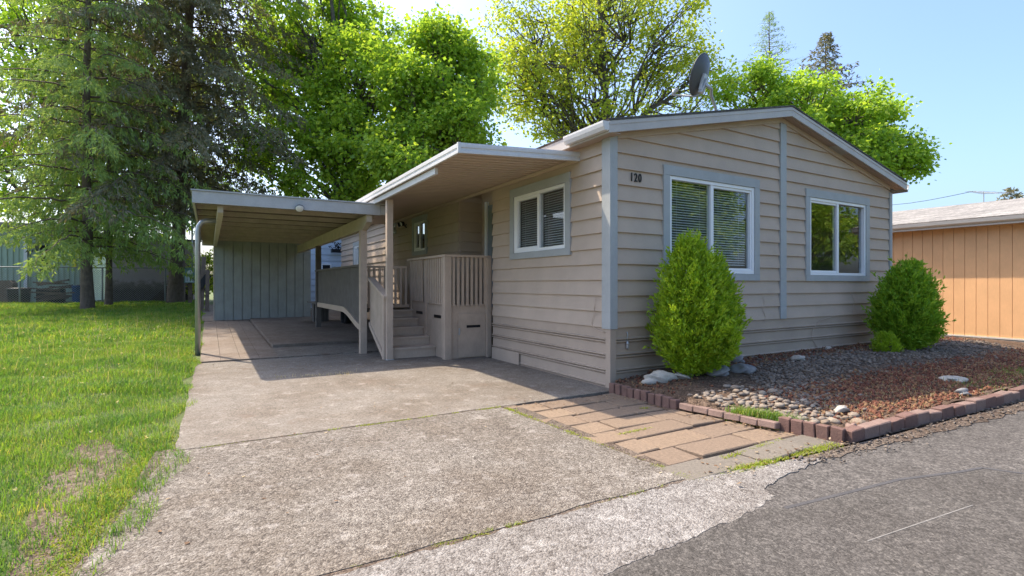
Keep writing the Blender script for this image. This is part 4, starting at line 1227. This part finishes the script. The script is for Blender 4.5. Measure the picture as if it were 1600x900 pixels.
def scatter_stuff(name, base, n, area, smin, smax, mat, lift=.3, dens=None):
    bv_ = np.array([v.co[:] for v in base.vertices]); bt = np.array([p.vertices[:] for p in base.polygons])
    us_, vs_ = [], []
    while len(us_) < n:
        u = rng.uniform(area[0], area[1], 4000); v = rng.uniform(area[2], area[3], 4000)
        k = rng.uniform(size=4000) < dens(u, v)
        us_ += list(u[k]); vs_ += list(v[k])
    u = np.array(us_[:n]); v = np.array(vs_[:n]); s = rng.uniform(smin, smax, n) * rng.uniform(.7, 1.3, n)
    a = rng.uniform(0, 6.28, n); b = rng.uniform(-.5, .5, n)
    ca, sa, cb, sb = np.cos(a), np.sin(a), np.cos(b), np.sin(b)
    sc = s[:, None] * rng.uniform(.65, 1.35, (n, 3))
    P = bv_[None] * sc[:, None, :]
    x = P[..., 0] * cb[:, None] + P[..., 2] * sb[:, None]; z = -P[..., 0] * sb[:, None] + P[..., 2] * cb[:, None]
    X = x * ca[:, None] - P[..., 1] * sa[:, None]; Y = x * sa[:, None] + P[..., 1] * ca[:, None]
    V = np.stack([X + u[:, None], Y + v[:, None], z + (bed_z(u, v) + s * lift)[:, None]], -1).reshape(-1, 3)
    T = (bt[None] + (np.arange(n) * len(bv_))[:, None, None]).reshape(-1, 3)
    return put(name, np_mesh(name, V, tris=T), mat)
def d_gravel(u, v):
    c = sstep(u, 0.5, 1.0) * sstep(-u, -9.5, -7.0)
    line = -1.0 - 0.12 * np.sin(u * 1.3) - .35 * sstep(-u, -2.4, -1.2) - .5 * sstep(-u, -1.5, -.7)
    return c * np.exp(-((v - line) / 0.42) ** 2)
o = scatter_stuff('grey_gravel', rock_mesh('g', 1, 5, .22, None, (1, .8, .6)), 7000, (0.3, 9.5, -2.5, -.05), .007, .026, M['gravel'], .3, d_gravel)
tag(o, 'grey gravel spread through the middle of the planting bed', 'gravel', kind='stuff')
def d_lava(u, v):
    front = sstep(u, 0.45, 1.0) * sstep(-v, 1.35, 1.75)
    back = 0.35 * sstep(v, -0.8, -.4) * sstep(u, .9, 1.3)
    cor = 0.5 * (u < .7) * sstep(v, -1.1, -.7)
    return np.clip(front * (1 - .5 * sstep(u, 5, 8)) + back + cor * .5, 0, 1)
o = scatter_stuff('red_lava_mulch', rock_mesh('l', 1, 9, .5, None, (1, .7, .6), False), 12000, (0.0, 9.5, -2.62, -.04), .006, .022, M['lava'], .35, d_lava)
tag(o, 'red lava rock mulch along the front of the planting bed', 'mulch', kind='stuff')
def d_grit(u, v):
    return np.clip(np.exp(-((v + 2.86 + .03 * u) / .10) ** 2), 0, 1)
def bed_keep(u, v): return np.zeros_like(np.asarray(u, float))
_bz = bed_z
bed_z = lambda u, v: np.zeros_like(np.asarray(u, float)) - .002
o = scatter_stuff('verge_grit', rock_mesh('gr', 1, 12, .3, None, (1, .8, .6)), 1100, (-0.6, 9, -3.25, -2.72), .004, .015, M['gravel'], .3, d_grit)
tag(o, 'loose grit along the road edge outside the bricks', 'grit', kind='stuff')
bed_z = _bz
# single larger rocks
def rock(name, u, v, sx, sy, sz, rz, seed, mat, label, amp=.3):
    me = rock_mesh(name, 3, seed, amp, M[mat], (sx, sy, sz))
    o = bpy.data.objects.new(name, me); COL.objects.link(o)
    o.location = (u, v, float(bed_z(u, v)) + sz * .45); o.rotation_euler = (0, 0, rz)
    return tag(o, label, 'rock')
rock('white_rock', 0.34, -0.47, .19, .10, .075, -.5, 21, 'whiterock', 'long flat white rock in the corner of the bed beside the round shrub', .35)
rock('white_rock', 0.62, -0.60, .12, .06, .045, -.45, 22, 'whiterock', 'small slab of white rock lying right of the long white one', .3)
for (px, py, Yv, s, mt, lab) in ((1249, 572, None, .085, 'whiterock', 'angular pale rock in the middle of the grey gravel'), (1268, 551, None, .07, 'whiterock', 'small white rock close to the skirting'), (1412, 551, None, .13, 'whiterock', 'pale rock at the foot of the small clipped shrub'),
                              (1490, 589, None, .15, 'whiterock', 'flat white stone in the red mulch near the right edge'), (1152, 575, None, .10, 'greyrock', 'rounded grey rock just right of the big shrub'), (1122, 594, None, .13, 'greyrock', 'dark grey boulder in front of the big shrub'),
                              (1160, 590, None, .12, 'greyrock', 'second dark boulder behind the pale pebbles'), (1314, 634, None, .075, 'whiterock', 'pale stone in the front of the red mulch'), (1340, 648, None, .065, 'river', 'tan stone near the brick border'),
                              (1330, 655, None, .07, 'brickp', 'reddish rounded stone at the corner of the bed'), (1505, 607, None, .08, 'greyrock', 'brown-grey stone in the shaded mulch at right')):
    d = at(px, py, 1.0) - Vector(CAM)
    zt = 0.13
    t = (zt - CAM[2]) / d.z
    u, v = CAM[0] + d.x * t, CAM[1] + d.y * t
    rock('rock', u, min(v, -.2), s, s * .75, s * .55 if 'flat' not in lab else s * .25, rnd.uniform(0, 3), int(px), mt, lab, .28)

# ------------------------------------------------------------------ shrubs
def shrub(name, c, rx, ry, h, peaks, n, mats, label, cat, leaf=.07, seed=3, pinch=.88):
    global rng
    save = rng; rng = np.random.default_rng(seed)
    t = thing(name, c, label, cat)
    # outline: radius as a function of height for each peak, union of upright eggs
    pts = []
    per = n // len(peaks)
    for (ox, oy, sc, hh_) in peaks:
        th = rng.uniform(0, 2 * np.pi, per); zz = rng.uniform(0.0, 1.0, per) ** .85
        prof = np.sin(np.pi * np.clip(zz, 0, 1) ** pinch) ** 0.56
        prof = np.maximum(prof, 0.05)
        lump = 1 + .14 * np.sin(5 * th + 9 * zz) + .11 * np.sin(9 * th - 14 * zz + 1) + .06 * np.sin(17 * th + 23 * zz)
        rr = prof * lump * (1 - 0.42 * rng.uniform(size=per) ** 2.2)
        x = np.cos(th) * rr * rx * sc + ox; y = np.sin(th) * rr * ry * sc + oy; z = zz * hh_
        nx, ny = np.cos(th), np.sin(th)
        pts.append(np.stack([x, y, z, nx, ny, zz], 1))
    A = np.concatenate(pts)
    out = np.stack([A[:, 3], A[:, 4], (A[:, 5] - .30) * 1.3], 1)
    tip = rng.uniform(size=len(A)) < .14
    T0, O0 = A[tip, :3], unit(out[tip])
    reps = 22
    ln = rng.uniform(.5, 1.5, len(T0)) * leaf * 1.5
    ax_ = unit(O0 * .8 + np.array([0, 0, .8]) + rng.normal(size=O0.shape) * .22)
    ln = np.where(rng.uniform(size=len(T0)) < .06, ln * 1.9, ln)
    w = rng.uniform(-.55, 1.0, (len(T0), reps))
    Pc = T0[:, None] + ax_[:, None] * (w * ln[:, None])[..., None] + rng.normal(size=(len(T0), reps, 3)) * leaf * .26 * (1.15 - np.clip(w, 0, 1))[..., None]
    Dc = ax_[:, None] * 1.0 + rng.normal(size=Pc.shape) * .42
    P = np.concatenate([Pc.reshape(-1, 3), A[~tip, :3]]) + np.array(c)
    Dn = np.concatenate([Dc.reshape(-1, 3), out[~tip] * .7 + np.array([0, 0, .7]) + rng.normal(size=(int((~tip).sum()), 3)) * .5])
    sz = leaf * .78 * rng.uniform(.55, 1.25, len(P))
    v_, t_ = leaf_arrays(P, Dn, sz, sz * .36, .15)
    V, T = [v_], [t_]
    put('foliage', np_mesh('foliage', np.concatenate(V), tris=np.concatenate(T)), mats, t)
    st = MB()
    for i in range(6):
        a = rnd.uniform(0, 6.28)
        st.tube([(c[0] + .03 * math.cos(a), c[1] + .03 * math.sin(a), c[2] - .05), (c[0] + .4 * rx * math.cos(a), c[1] + .4 * ry * math.sin(a), c[2] + h * .4), (c[0] + .5 * rx * math.cos(a), c[1] + .5 * ry * math.sin(a), c[2] + h * .75)], [.022, .014, .005], 6)
    # dense inner wood and shaded twigs
    st.build('stem', M['bark'], t)
    rng = save
    return t
shrub('arborvitae_shrub', (0.86, -0.62, 0.20), 0.445, 0.43, 1.55, [(-.13, .0, .80, 1.60), (.27, .02, .66, 1.38), (.03, .02, 1.04, 1.18)], 13500, M['arbor'], 'large bright green two-peaked shrub in front of the double window', 'shrub', .075, 3)
shrub('arborvitae_shrub', (6.06, -0.74, 0.15), 0.43, 0.43, 1.45, [(.07, .0, .86, 1.45), (-.13, .02, .84, 1.34), (.03, .03, 1.0, 1.12)], 11500, M['arbor2'], 'rounded green shrub at the far right corner of the home', 'shrub', .085, 5)
shrub('small_shrub', (5.2, -0.80, 0.14), 0.165, 0.165, 0.34, [(0, 0, 1, .35), (.03, 0, .9, .30)], 2000, M['arbor'], 'small low clipped shrub at the foot of the right shrub', 'shrub', .04, 8, .7)

# ------------------------------------------------------------------ trees
def tube_np(paths):
    """paths: list of (points (k,3), radii (k)) -> one mesh of 6-sided tubes"""
    V, Q = [], []; off = 0
    for P, rad, n in paths:
        P = np.asarray(P, float); k = len(P)
        D = np.gradient(P, axis=0); D = unit(D)
        ref = np.where(np.abs(D[:, 2:3]) > .9, np.array([[1., 0, 0]]), np.array([[0, 0, 1.]]))
        U = unit(np.cross(D, ref)); W = np.cross(D, U)
        t = np.arange(n) * 2 * np.pi / n
        ring = P[:, None] + (U[:, None] * np.cos(t)[None, :, None] + W[:, None] * np.sin(t)[None, :, None]) * np.asarray(rad)[:, None, None]
        V.append(ring.reshape(-1, 3))
        i, j = np.meshgrid(np.arange(k - 1), np.arange(n), indexing='ij')
        a = off + i * n + j; b = off + i * n + (j + 1) % n
        Q.append(np.stack([a, b, b + n, a + n], -1).reshape(-1, 4)); off += k * n
    return np.concatenate(V), np.concatenate(Q)
def curve(a, b, sag, k=5, wob=.08):
    a, b = np.asarray(a, float), np.asarray(b, float)
    t = np.linspace(0, 1, k)[:, None]
    L = np.linalg.norm(b - a)
    P = a + (b - a) * t
    P[:, 2] += (4 * t[:, 0] * (1 - t[:, 0])) * sag * L
    P[1:-1] += rng.normal(size=(k - 2, 3)) * wob * L * .35
    return P
def broadleaf(name, base, lobes, trunk_r, n_cl, per, leaf, mat, label, seed, trunk_top=None, spread=.36, shell=.42, group=None, bark='bark2', twigs=0, cat='tree'):
    global rng
    save = rng; rng = np.random.default_rng(seed)
    base = np.array(base, float)
    t = thing(name, tuple(base), label, cat, group)
    lob = np.array(lobes, float)
    top = np.array(trunk_top if trunk_top is not None else [lob[:, 0].mean(), lob[:, 1].mean(), lob[:, 2].max()])
    tr = curve(base, top, 0, 9, .03)
    tr[0] = base
    rr = trunk_r * np.linspace(1, .22, 9); rr[0] *= 1.25
    paths = [(tr, rr, 10)]
    n_main = len(lob)
    extra = []
    for L in lob:
        for _ in range(5):
            dd = unit(rng.normal(size=(1, 3)))[0]; f_ = rng.uniform(.28, .5)
            extra.append(np.concatenate([L[:3] + dd * L[3:6] * rng.uniform(.8, 1.05), L[3:6] * f_]))
    lob = np.concatenate([lob, np.array(extra)])
    vol = (lob[:, 3] * lob[:, 4] * lob[:, 5]) ** .8; pr = vol / vol.sum()
    LC, LP = [], []
    for i, L in enumerate(lob):
        c = L[:3]
        f = np.clip((c[2] - base[2]) / max(1e-3, top[2] - base[2]) * .62, .2, .85)
        s = tr[int(f * 8)]
        lim = curve(s, c, .08, 7, .10)
        rl = trunk_r * (.5 if i < n_main else .22)
        paths.append((lim, np.linspace(rl, rl * .22, 7), 7))
        n = max(3, int(n_cl * pr[i]))
        d = unit(rng.normal(size=(n, 3)))
        r = shell + (1 - shell) * rng.uniform(size=n) ** .6
        cc = c + d * r[:, None] * L[3:6]
        for q in cc:
            s2 = lim[rng.integers(3, 7)]
            br = curve(s2, q, .06, 4, .14)
            w = .02 + .03 * rng.uniform()
            paths.append((br, np.linspace(w * 1.5, w * .35, 4), 4))
            for _ in range(twigs):
                e = q + rng.normal(size=3) * spread * np.array([1.2, 1.2, .9])
                paths.append((curve(br[2], e, .05, 3, .1), np.array([.012, .009, .005]), 3))
            m = max(3, int(per * rng.uniform(.5, 1.5)))
            cs = spread * rng.uniform(.6, 1.25)
            pp_ = q + rng.normal(size=(m, 3)) * cs * np.array([1, 1, .62])
            LP.append(pp_); LC.append(np.repeat(q[None], m, 0))
    P = np.concatenate(LP); Q = np.concatenate(LC)
    d = unit((P - Q) + rng.normal(size=P.shape) * .35 + np.array([0, 0, -.25]))
    s = leaf * rng.uniform(.6, 1.35, len(P))
    nrm = rng.normal(size=P.shape) * .7 + np.array([0, 0, 1.0])
    v_, t_ = leaf_arrays(P, d, s, s * .85, .18, nrm)
    put('crown', np_mesh('crown', v_, tris=t_), M[mat], t)
    V, Qd = tube_np(paths)
    put('trunk', np_mesh('trunk', V, quads=Qd), M[bark], t, True)
    rng = save
    return t
def lobes_px(spec):
    """(px, py, depth, radius across in px, radius up in px, depth radius m)"""
    out = []
    for x, y, D_, rx, ry, rd in spec:
        c = at(x, y, D_); r = rx * D_ / F_PX
        out.append((c.x, c.y, c.z, (r + rd) / 2, (r + rd) / 2, ry * D_ / F_PX))
    return out
def base_px(x, D_, z=0.3):
    c = at(x, 440, D_); return (c.x, c.y, z)
TG = 'big maples behind the home'
broadleaf('maple_tree', base_px(572, 27), lobes_px([(500, 62, 27, 62, 55, 2.2), (575, 120, 26, 72, 66, 2.4), (478, 185, 26, 66, 62, 2.3), (560, 225, 25, 82, 62, 2.6), (448, 95, 28, 48, 60, 2), (580, 62, 28, 38, 36, 1.5), (535, 2, 28, 44, 30, 1.6), (440, 250, 25, 55, 45, 2), (520, 290, 25, 70, 40, 2)]), .34, 470, 84, .19, 'maple', 'tall dense maple rising behind the carport roof', 31, group=TG)
broadleaf('maple_tree', base_px(690, 25), lobes_px([(692, 92, 25, 42, 46, 1.7), (652, 152, 24, 56, 56, 2), (712, 190, 24, 52, 58, 2), (640, 235, 23, 60, 48, 2), (738, 125, 26, 32, 46, 1.4), (690, 48, 25, 24, 24, 1)]), .28, 350, 82, .19, 'maple', 'dense maple with a narrow top behind the porch awning', 32, group=TG)
broadleaf('maple_tree', base_px(948, 34), lobes_px([(835, 70, 33, 85, 75, 3.4), (940, 50, 34, 95, 80, 3.6), (1040, 70, 34, 70, 65, 3), (850, 165, 32, 75, 55, 3), (930, 160, 33, 80, 55, 3), (800, 130, 32, 60, 60, 2.4), (1075, 130, 34, 60, 60, 2.5), (960, -30, 35, 110, 50, 3.5)]), .36, 560, 44, .21, 'maple2', 'sparse yellow-green maple with bare twigs showing against the sky', 33, spread=.45, group=TG, twigs=1)
broadleaf('maple_tree', base_px(1275, 32), lobes_px([(1175, 145, 32, 50, 40, 2), (1250, 160, 32, 60, 45, 2.4), (1330, 190, 32, 60, 45, 2.4), (1390, 210, 32, 45, 45, 2), (1340, 250, 31, 70, 40, 2.4), (1220, 200, 31, 60, 50, 2.4), (1405, 260, 32, 30, 25, 1.4)]), .3, 360, 78, .22, 'maple', 'bright round-topped maple rising behind the right gable', 34, group=TG)
broadleaf('maple_tree', base_px(90, 31, .6), lobes_px([(40, 60, 31, 90, 80, 3), (130, 80, 31, 80, 90, 3), (70, 190, 30, 100, 80, 3), (170, 200, 30, 70, 90, 2.6), (0, 260, 29, 70, 70, 2.5), (240, 110, 32, 70, 90, 3), (340, 170, 33, 80, 100, 3), (60, -40, 31, 100, 60, 3), (390, 60, 33, 60, 90, 2.5), (300, 300, 32, 60, 70, 2.4), (150, 310, 30, 80, 40, 2.4)]), .36, 560, 62, .21, 'maple', 'light green maple standing behind the conifers at left', 35, group=TG)
broadleaf('hedge_shrub', (-4.9, 26, .4), [(-4.9, 26, 1.9, .9, .7, 1.1), (-4.0, 26.3, 1.6, .7, .6, .9)], .05, 40, 40, .12, 'maple2', 'yellow-green shrub glimpsed left of the shed', 36, spread=.2, cat='shrub')

def conifer(name, base, height, r_tr, z_start, Lfun, nb, droop, mat, label, seed, leaf, wid, hang, lean=(0, 0), bark='bark', step=.28, per=7, rise=.15, group=None):
    global rng
    save = rng; rng = np.random.default_rng(seed)
    base = np.array(base, float)
    t = thing(name, tuple(base), label, 'tree', group)
    k = 14
    tt = np.linspace(0, 1, k)
    trk = base + np.stack([tt * lean[0], tt * lean[1], tt * height], 1)
    trk[1:-1, :2] += rng.normal(size=(k - 2, 2)) * .03
    rad = r_tr * (1 - tt * .93); rad[0] *= 1.28
    paths = [(trk, rad, 14)]
    C, D = [], []
    for i in range(nb):
        f = (i + rng.uniform()) / nb
        z = z_start + (height - z_start - .1) * f
        L = Lfun(z / height) * rng.uniform(.55, 1.15)
        az = i * 2.399 + rng.uniform(-.4, .4)
        s0 = base + np.array([lean[0], lean[1], 0]) * (z / height) + np.array([0, 0, z])
        m = max(4, int(L / step))
        q = np.linspace(0, 1, m)
        out = np.array([math.cos(az), math.sin(az), 0])
        P = s0 + out * (q * L)[:, None]
        P[:, 2] += L * (rise * q - droop * q ** 2)
        P[1:] += rng.normal(size=(m - 1, 3)) * .03 * L * .3
        paths.append((P, np.linspace(.035 * min(1, L / 2.5) + .006, .005, m), 4))
        side = np.array([-out[1], out[0], 0])
        for j in range(1, m):
            qj = j / (m - 1)
            for sg in (-1, 1):
                ln = L * .30 * (1 - qj * .65) * rng.uniform(.6, 1.2) + .08
                sd_ = unit((side * sg * .9 + out * .6 + np.array([0, 0, -hang * rng.uniform(.6, 1.3)]))[None])[0]
                e = P[j] + sd_ * ln
                nn = max(3, int(per * ln / .45))
                w = rng.uniform(.1, 1, nn)[:, None]
                pts = P[j] + (e - P[j]) * w + rng.normal(size=(nn, 3)) * .035
                pts[:, 2] -= hang * .25 * (w[:, 0] ** 2) * ln
                C.append(pts)
                D.append(unit(sd_ * .8 + rng.normal(size=(nn, 3)) * .5 + np.array([0, 0, -hang * .8])))
    C = np.concatenate(C); D = np.concatenate(D)
    V, T = [], []; off = 0
    for rep in range(2):
        s = leaf * rng.uniform(.55, 1.35, len(C))
        v_, t_ = leaf_arrays(C + rng.normal(size=C.shape) * .03, unit(D + rng.normal(size=D.shape) * .3), s, s * wid, .08)
        V.append(v_); T.append(t_ + off); off += len(v_)
    put('crown', np_mesh('crown', np.concatenate(V), tris=np.concatenate(T)), M[mat], t)
    Vp, Qp = tube_np(paths)
    put('trunk', np_mesh('trunk', Vp, quads=Qp), M[bark], t, True)
    rng = save
    return t
conifer('cedar_tree', (-8.36, 20.0, 0.32), 21, .185, 2.3, lambda f: 4.5 * (1 - f) ** .6 + .3, 135, .40, 'cedarleaf', 'drooping green cedar on the lawn with a bare lower trunk', 41, .19, .24, .95, per=12, step=.34)
conifer('cedar_tree', (-8.02, 22.2, 0.38), 20, .12, 2.2, lambda f: 3.2 * (1 - f) ** .6 + .3, 80, .40, 'cedarleaf', 'slimmer dark-trunked cedar close behind the lawn cedar', 42, .19, .24, .95, per=11, step=.34)
conifer('spruce_tree', (-5.75, 23.9, 0.42), 31, .31, 4.8, lambda f: 7.8 * (1 - f) ** .5, 190, .40, 'spruceleaf', 'tall dark spruce with a thick straight trunk behind the fence', 43, .20, .24, .85, lean=(1.2, 0.2), per=12, rise=.10, step=.36)
conifer('far_conifer', (*at(1202, 440, 46)[:2], 0), 25.6, .3, 14, lambda f: 12.5 * (1 - f) ** 1.0 + .1, 150, .0, 'cedarleaf', 'thin open conifer showing above the maple behind the gable', 44, .22, .16, .25, per=3, rise=.18, step=.4)
conifer('far_conifer', (*at(1290, 440, 42)[:2], 0), 21.8, .3, 11, lambda f: 9.5 * (1 - f) ** .9 + .2, 150, .12, 'spruceleaf', 'dense dark conifer top right of the thin open one', 45, .26, .3, .3, per=6, rise=.12, step=.4)
conifer('far_conifer', (*at(1580, 440, 62)[:2], 0), 12.9, .3, 3, lambda f: 4.2 * (1 - f) ** .7 + .3, 70, .1, 'spruceleaf', 'distant conifer just above the orange house roof', 46, .4, .35, .2, per=5, rise=.1, step=.6)
# across the road, behind the camera: what the front windows mirror
broadleaf('maple_tree', (17, -13, 0), [(17, -13, 5.2, 2.2, 2.2, 2.2), (18.6, -13.4, 4.4, 1.8, 1.8, 1.8), (15.6, -12.8, 4.2, 1.6, 1.6, 1.6), (17, -13, 7, 1.5, 1.5, 1.5)], .28, 260, 40, .24, 'maple', 'round maple across the road mirrored in the front windows', 51)
broadleaf('maple_tree', (27, -13, 0), [(27, -13, 5.4, 2.6, 2.4, 2.4), (29.5, -13, 4.6, 2, 2, 2), (25, -12.5, 4.6, 1.8, 1.8, 1.8), (27, -13, 7.6, 1.7, 1.7, 1.7)], .28, 240, 40, .24, 'maple', 'second maple across the road mirrored in the right front window', 52)

# overhead cable
cb_ = MB()
p0, p1 = at(1330, 318, 30), at(1520, 299, 17)
pts = [p0.lerp(p1, i / 8) - Vector((0, 0, .25 * math.sin(math.pi * i / 8))) for i in range(9)]
o = cb_.tube(pts, 0.009, 5).build('overhead_cable', M['black'], None)
tag(o, 'thin overhead cable running to the roof antenna at right', 'cable')

# ------------------------------------------------------------------ grass
def field(n, u0, u1, v0, v1, keep):
    out = []
    tot = 0
    while tot < n:
        p = np.stack([rng.uniform(u0, u1, 20000), rng.uniform(v0, v1, 20000)], 1)
        p = p[rng.uniform(size=len(p)) < keep(p[:, 0], p[:, 1])]
        out.append(p); tot += len(p)
    return np.concatenate(out)[:n]
def wedge(u, v, margin=1.6):
    left = CAM[0] - 0.262 * (v - CAM[1]) - margin
    return (u > left)
def tuft(u, v):
    return .5 + .5 * np.sin(3.3 * u + 1.7 * np.sin(2.1 * v)) * np.sin(2.7 * v + 1.3 * np.sin(1.9 * u))
def lawn_keep(u, v):
    edge = -4.60 - .07 * np.sin(2.3 * v) - .05 * np.sin(5.7 * v + 1) - .10 * sstep(-v, -.3, 2.2)
    d = edge - u
    k = (d > 0) * wedge(u, v) * (.35 + .65 * sstep(tuft(u, v), .1, .6))
    su = strip_u(v); w = 0.25 * np.sin(np.pi * np.clip((0.6 - v) / 3.0, 0, 1)) + .04
    bare = (np.abs(u - su) < w * (.85 + .3 * np.sin(9 * v))) & (v < .55)
    return k * np.where(bare, .30 + .5 * (tuft(u * 3.1, v * 2.7) > .5), 1.0)
def blades(name, P, hmin, hmax, w, mat, zf, leanmax=.9, wind=None):
    n = len(P)
    hgt = rng.uniform(hmin, hmax, n) * (.65 + .7 * tuft(P[:, 0] * 1.3 + 4, P[:, 1] * 1.3))
    c = np.concatenate([P, zf(P[:, 0], P[:, 1])[:, None] - .005], 1)
    v_, t_, q_ = blade_arrays(c, hgt, w * rng.uniform(.7, 1.3, n), rng.uniform(.1, leanmax, n), rng.uniform(0, 6.28, n))
    return put(name, np_mesh(name, v_, tris=t_, quads=q_), M[mat])
near = field(70000, -8, -4.5, -3.2, 2.5, lawn_keep)
mid = field(80000, -9.5, -4.5, 2.5, 8.5, lawn_keep)
far = field(90000, -15.5, -4.5, 8.5, 24.8, lawn_keep)
for nm, P, a, b, w in (('lawn_grass', near, .035, .095, .0045), ('lawn_grass', mid, .05, .125, .007), ('lawn_grass', far, .07, .16, .014)):
    o = blades(nm, P, a, b, w, 'grass', lawn_z)
    tag(o, {2.5: 'x'}.get(0, None) or ('long spring grass beside the driveway' if P is near else 'sunlit grass in the middle of the lawn' if P is mid else 'shaded grass under the trees at the back of the lawn'), 'grass', kind='stuff')
def moss_keep(u, v):
    d = np.abs(u - (-4.78 - .12 * np.clip(-v, 0, 3)))
    return np.exp(-(d / .10) ** 2) * (.3 + .7 * tuft(u * 3, v * 3)) * (v < .4)
o = blades('moss_strip', field(16000, -5.6, -4.5, -3.2, .5, moss_keep), .015, .035, .006, 'moss', lawn_z, 1.2)
tag(o, 'low yellow-green moss along the driveway edge', 'moss', kind='stuff')
flat = lambda u, v: np.zeros_like(u) - .012
def line_pts(a, b, n, w, thr=.35, seed=0):
    t = rng.uniform(0, 1, n * 3)
    g = .5 + .5 * np.sin(t * 37 + seed) * np.sin(t * 23 + 2 * seed + 1)
    t = t[g > thr][:n]
    P = np.array(a) + (np.array(b) - np.array(a)) * t[:, None]
    return P + rng.normal(size=P.shape) * w
J = [line_pts((-4.6, -.18), (-1.7, -.185), 1500, .010, .42, 1), line_pts((-1.68, -.25), (-1.58, -2.62), 2600, .022, .25, 2), line_pts((-3.8, -2.585), (-1.7, -2.615), 700, .010, .5, 3),
     line_pts((-1.55, -2.66), (.05, -2.70), 1900, .03, .4, 4), line_pts((-1.3, -1.58), (-.9, -1.58), 250, .012, .1, 5), line_pts((-.45, -.98), (-.35, -1.0), 120, .015, .1, 6), line_pts((.02, -1.75), (.2, -2.2), 1300, .05, .1, 7), line_pts((-1.05, -2.45), (-.2, -2.40), 300, .012, .4, 8)]
o = blades('joint_moss', np.concatenate(J), .012, .034, .0045, 'moss', flat, 1.2)
tag(o, 'moss and fine grass growing in the slab and paver joints', 'moss', kind='stuff')
o = blades('bed_grass', np.concatenate([line_pts((.05, -1.75), (.25, -2.3), 1100, .05, .1, 9), line_pts((3.4, -2.45), (9, -2.3), 1600, .16, .3, 10)]), .04, .10, .005, 'grass', lambda u, v: _bz(u, v) - .01)
tag(o, 'small tufts of grass at the edges of the planting bed', 'grass', kind='stuff')
o = blades('dry_grass', np.concatenate([line_pts((1.0, -2.2), (5.5, -2.35), 1100, .16, .3, 11), line_pts((.8, -.5), (6, -.4), 350, .15, .3, 12), line_pts((-3.6, 2.95), (-2.6, 2.7), 160, .06, .2, 13)]), .02, .07, .004, 'dry', lambda u, v: np.where(u < -1, 0, _bz(np.maximum(u, 0), v)) - .004, 1.6)
tag(o, 'dry straw and dead grass strewn over the mulch', 'grass', kind='stuff')
# taller weeds and flower heads
W = field(260, -10, -4.8, 3, 13, lambda u, v: lawn_keep(u, v) * .6)
o = blades('tall_weeds', W, .22, .42, .006, 'dry', lawn_z, .5)
tag(o, 'tall seed stalks standing above the lawn', 'weeds', kind='stuff')
fp = field(70, -9, -4.8, -1, 13, lambda u, v: lawn_keep(u, v))
z = lawn_z(fp[:, 0], fp[:, 1]) + rng.uniform(.08, .16, len(fp))
cc = np.repeat(np.concatenate([fp, z[:, None]], 1), 7, 0)
v_, t_ = leaf_arrays(cc, rng.normal(size=cc.shape) + np.array([0, 0, .5]), np.full(len(cc), .022), np.full(len(cc), .012))
o = put('flower_heads', np_mesh('flower_heads', v_, tris=t_), M['petal'])
tag(o, 'scattered yellow and white flower heads in the lawn', 'flowers', kind='stuff')

def litter(name, P, zf, size, mat, label):
    n = len(P)
    c = np.concatenate([P, (zf(P[:, 0], P[:, 1]) + rng.uniform(.003, .010, n))[:, None]], 1)
    d = np.concatenate([rng.normal(size=(n, 2)), rng.normal(size=(n, 1)) * .12], 1)
    sz = size * rng.uniform(.5, 1.4, n)
    v_, t_ = leaf_arrays(c, d, sz, sz * rng.uniform(.35, .8, n), .12, np.tile(np.array([[0.05, 0.05, 1.]]), (n, 1)) + rng.normal(size=(n, 3)) * .12)
    o = put(name, np_mesh(name, v_, tris=t_), M[mat])
    return tag(o, label, 'leaf litter', kind='stuff')
M['litter'] = leaf_mat("dead_leaf", [(.16, .09, .05), (.26, .16, .09), (.10, .06, .04), (.33, .22, .13), (.42, .34, .22)], 0.2)
zero = lambda u, v: np.zeros_like(u)
lp_ = np.concatenate([line_pts((-1.5, -.3), (-.2, -.45), 90, .12, .1, 21), line_pts((-.3, -.5), (-.05, -2.4), 170, .09, .1, 22), line_pts((-1.5, -2.6), (.2, -2.66), 90, .08, .1, 23), line_pts((-4.4, 4.6), (-2.2, 3.2), 110, .25, .1, 24), line_pts((-4.3, -1.5), (-2, .8), 60, .6, .1, 25), line_pts((-1.7, 3.6), (-.2, 3.1), 50, .12, .1, 26)])
litter('leaf_litter', lp_, zero, .030, 'litter', 'brown leaf scraps blown over the pavers and driveway')
bp = field(900, .05, 7.5, -2.55, -.05, lambda u, v: .25 + .75 * tuft(u * 1.7, v * 2.1))
litter('bed_litter', bp, lambda u, v: bed_z(u, v) + .012, .036, 'litter', 'dead leaves and bark scraps strewn through the planting bed')
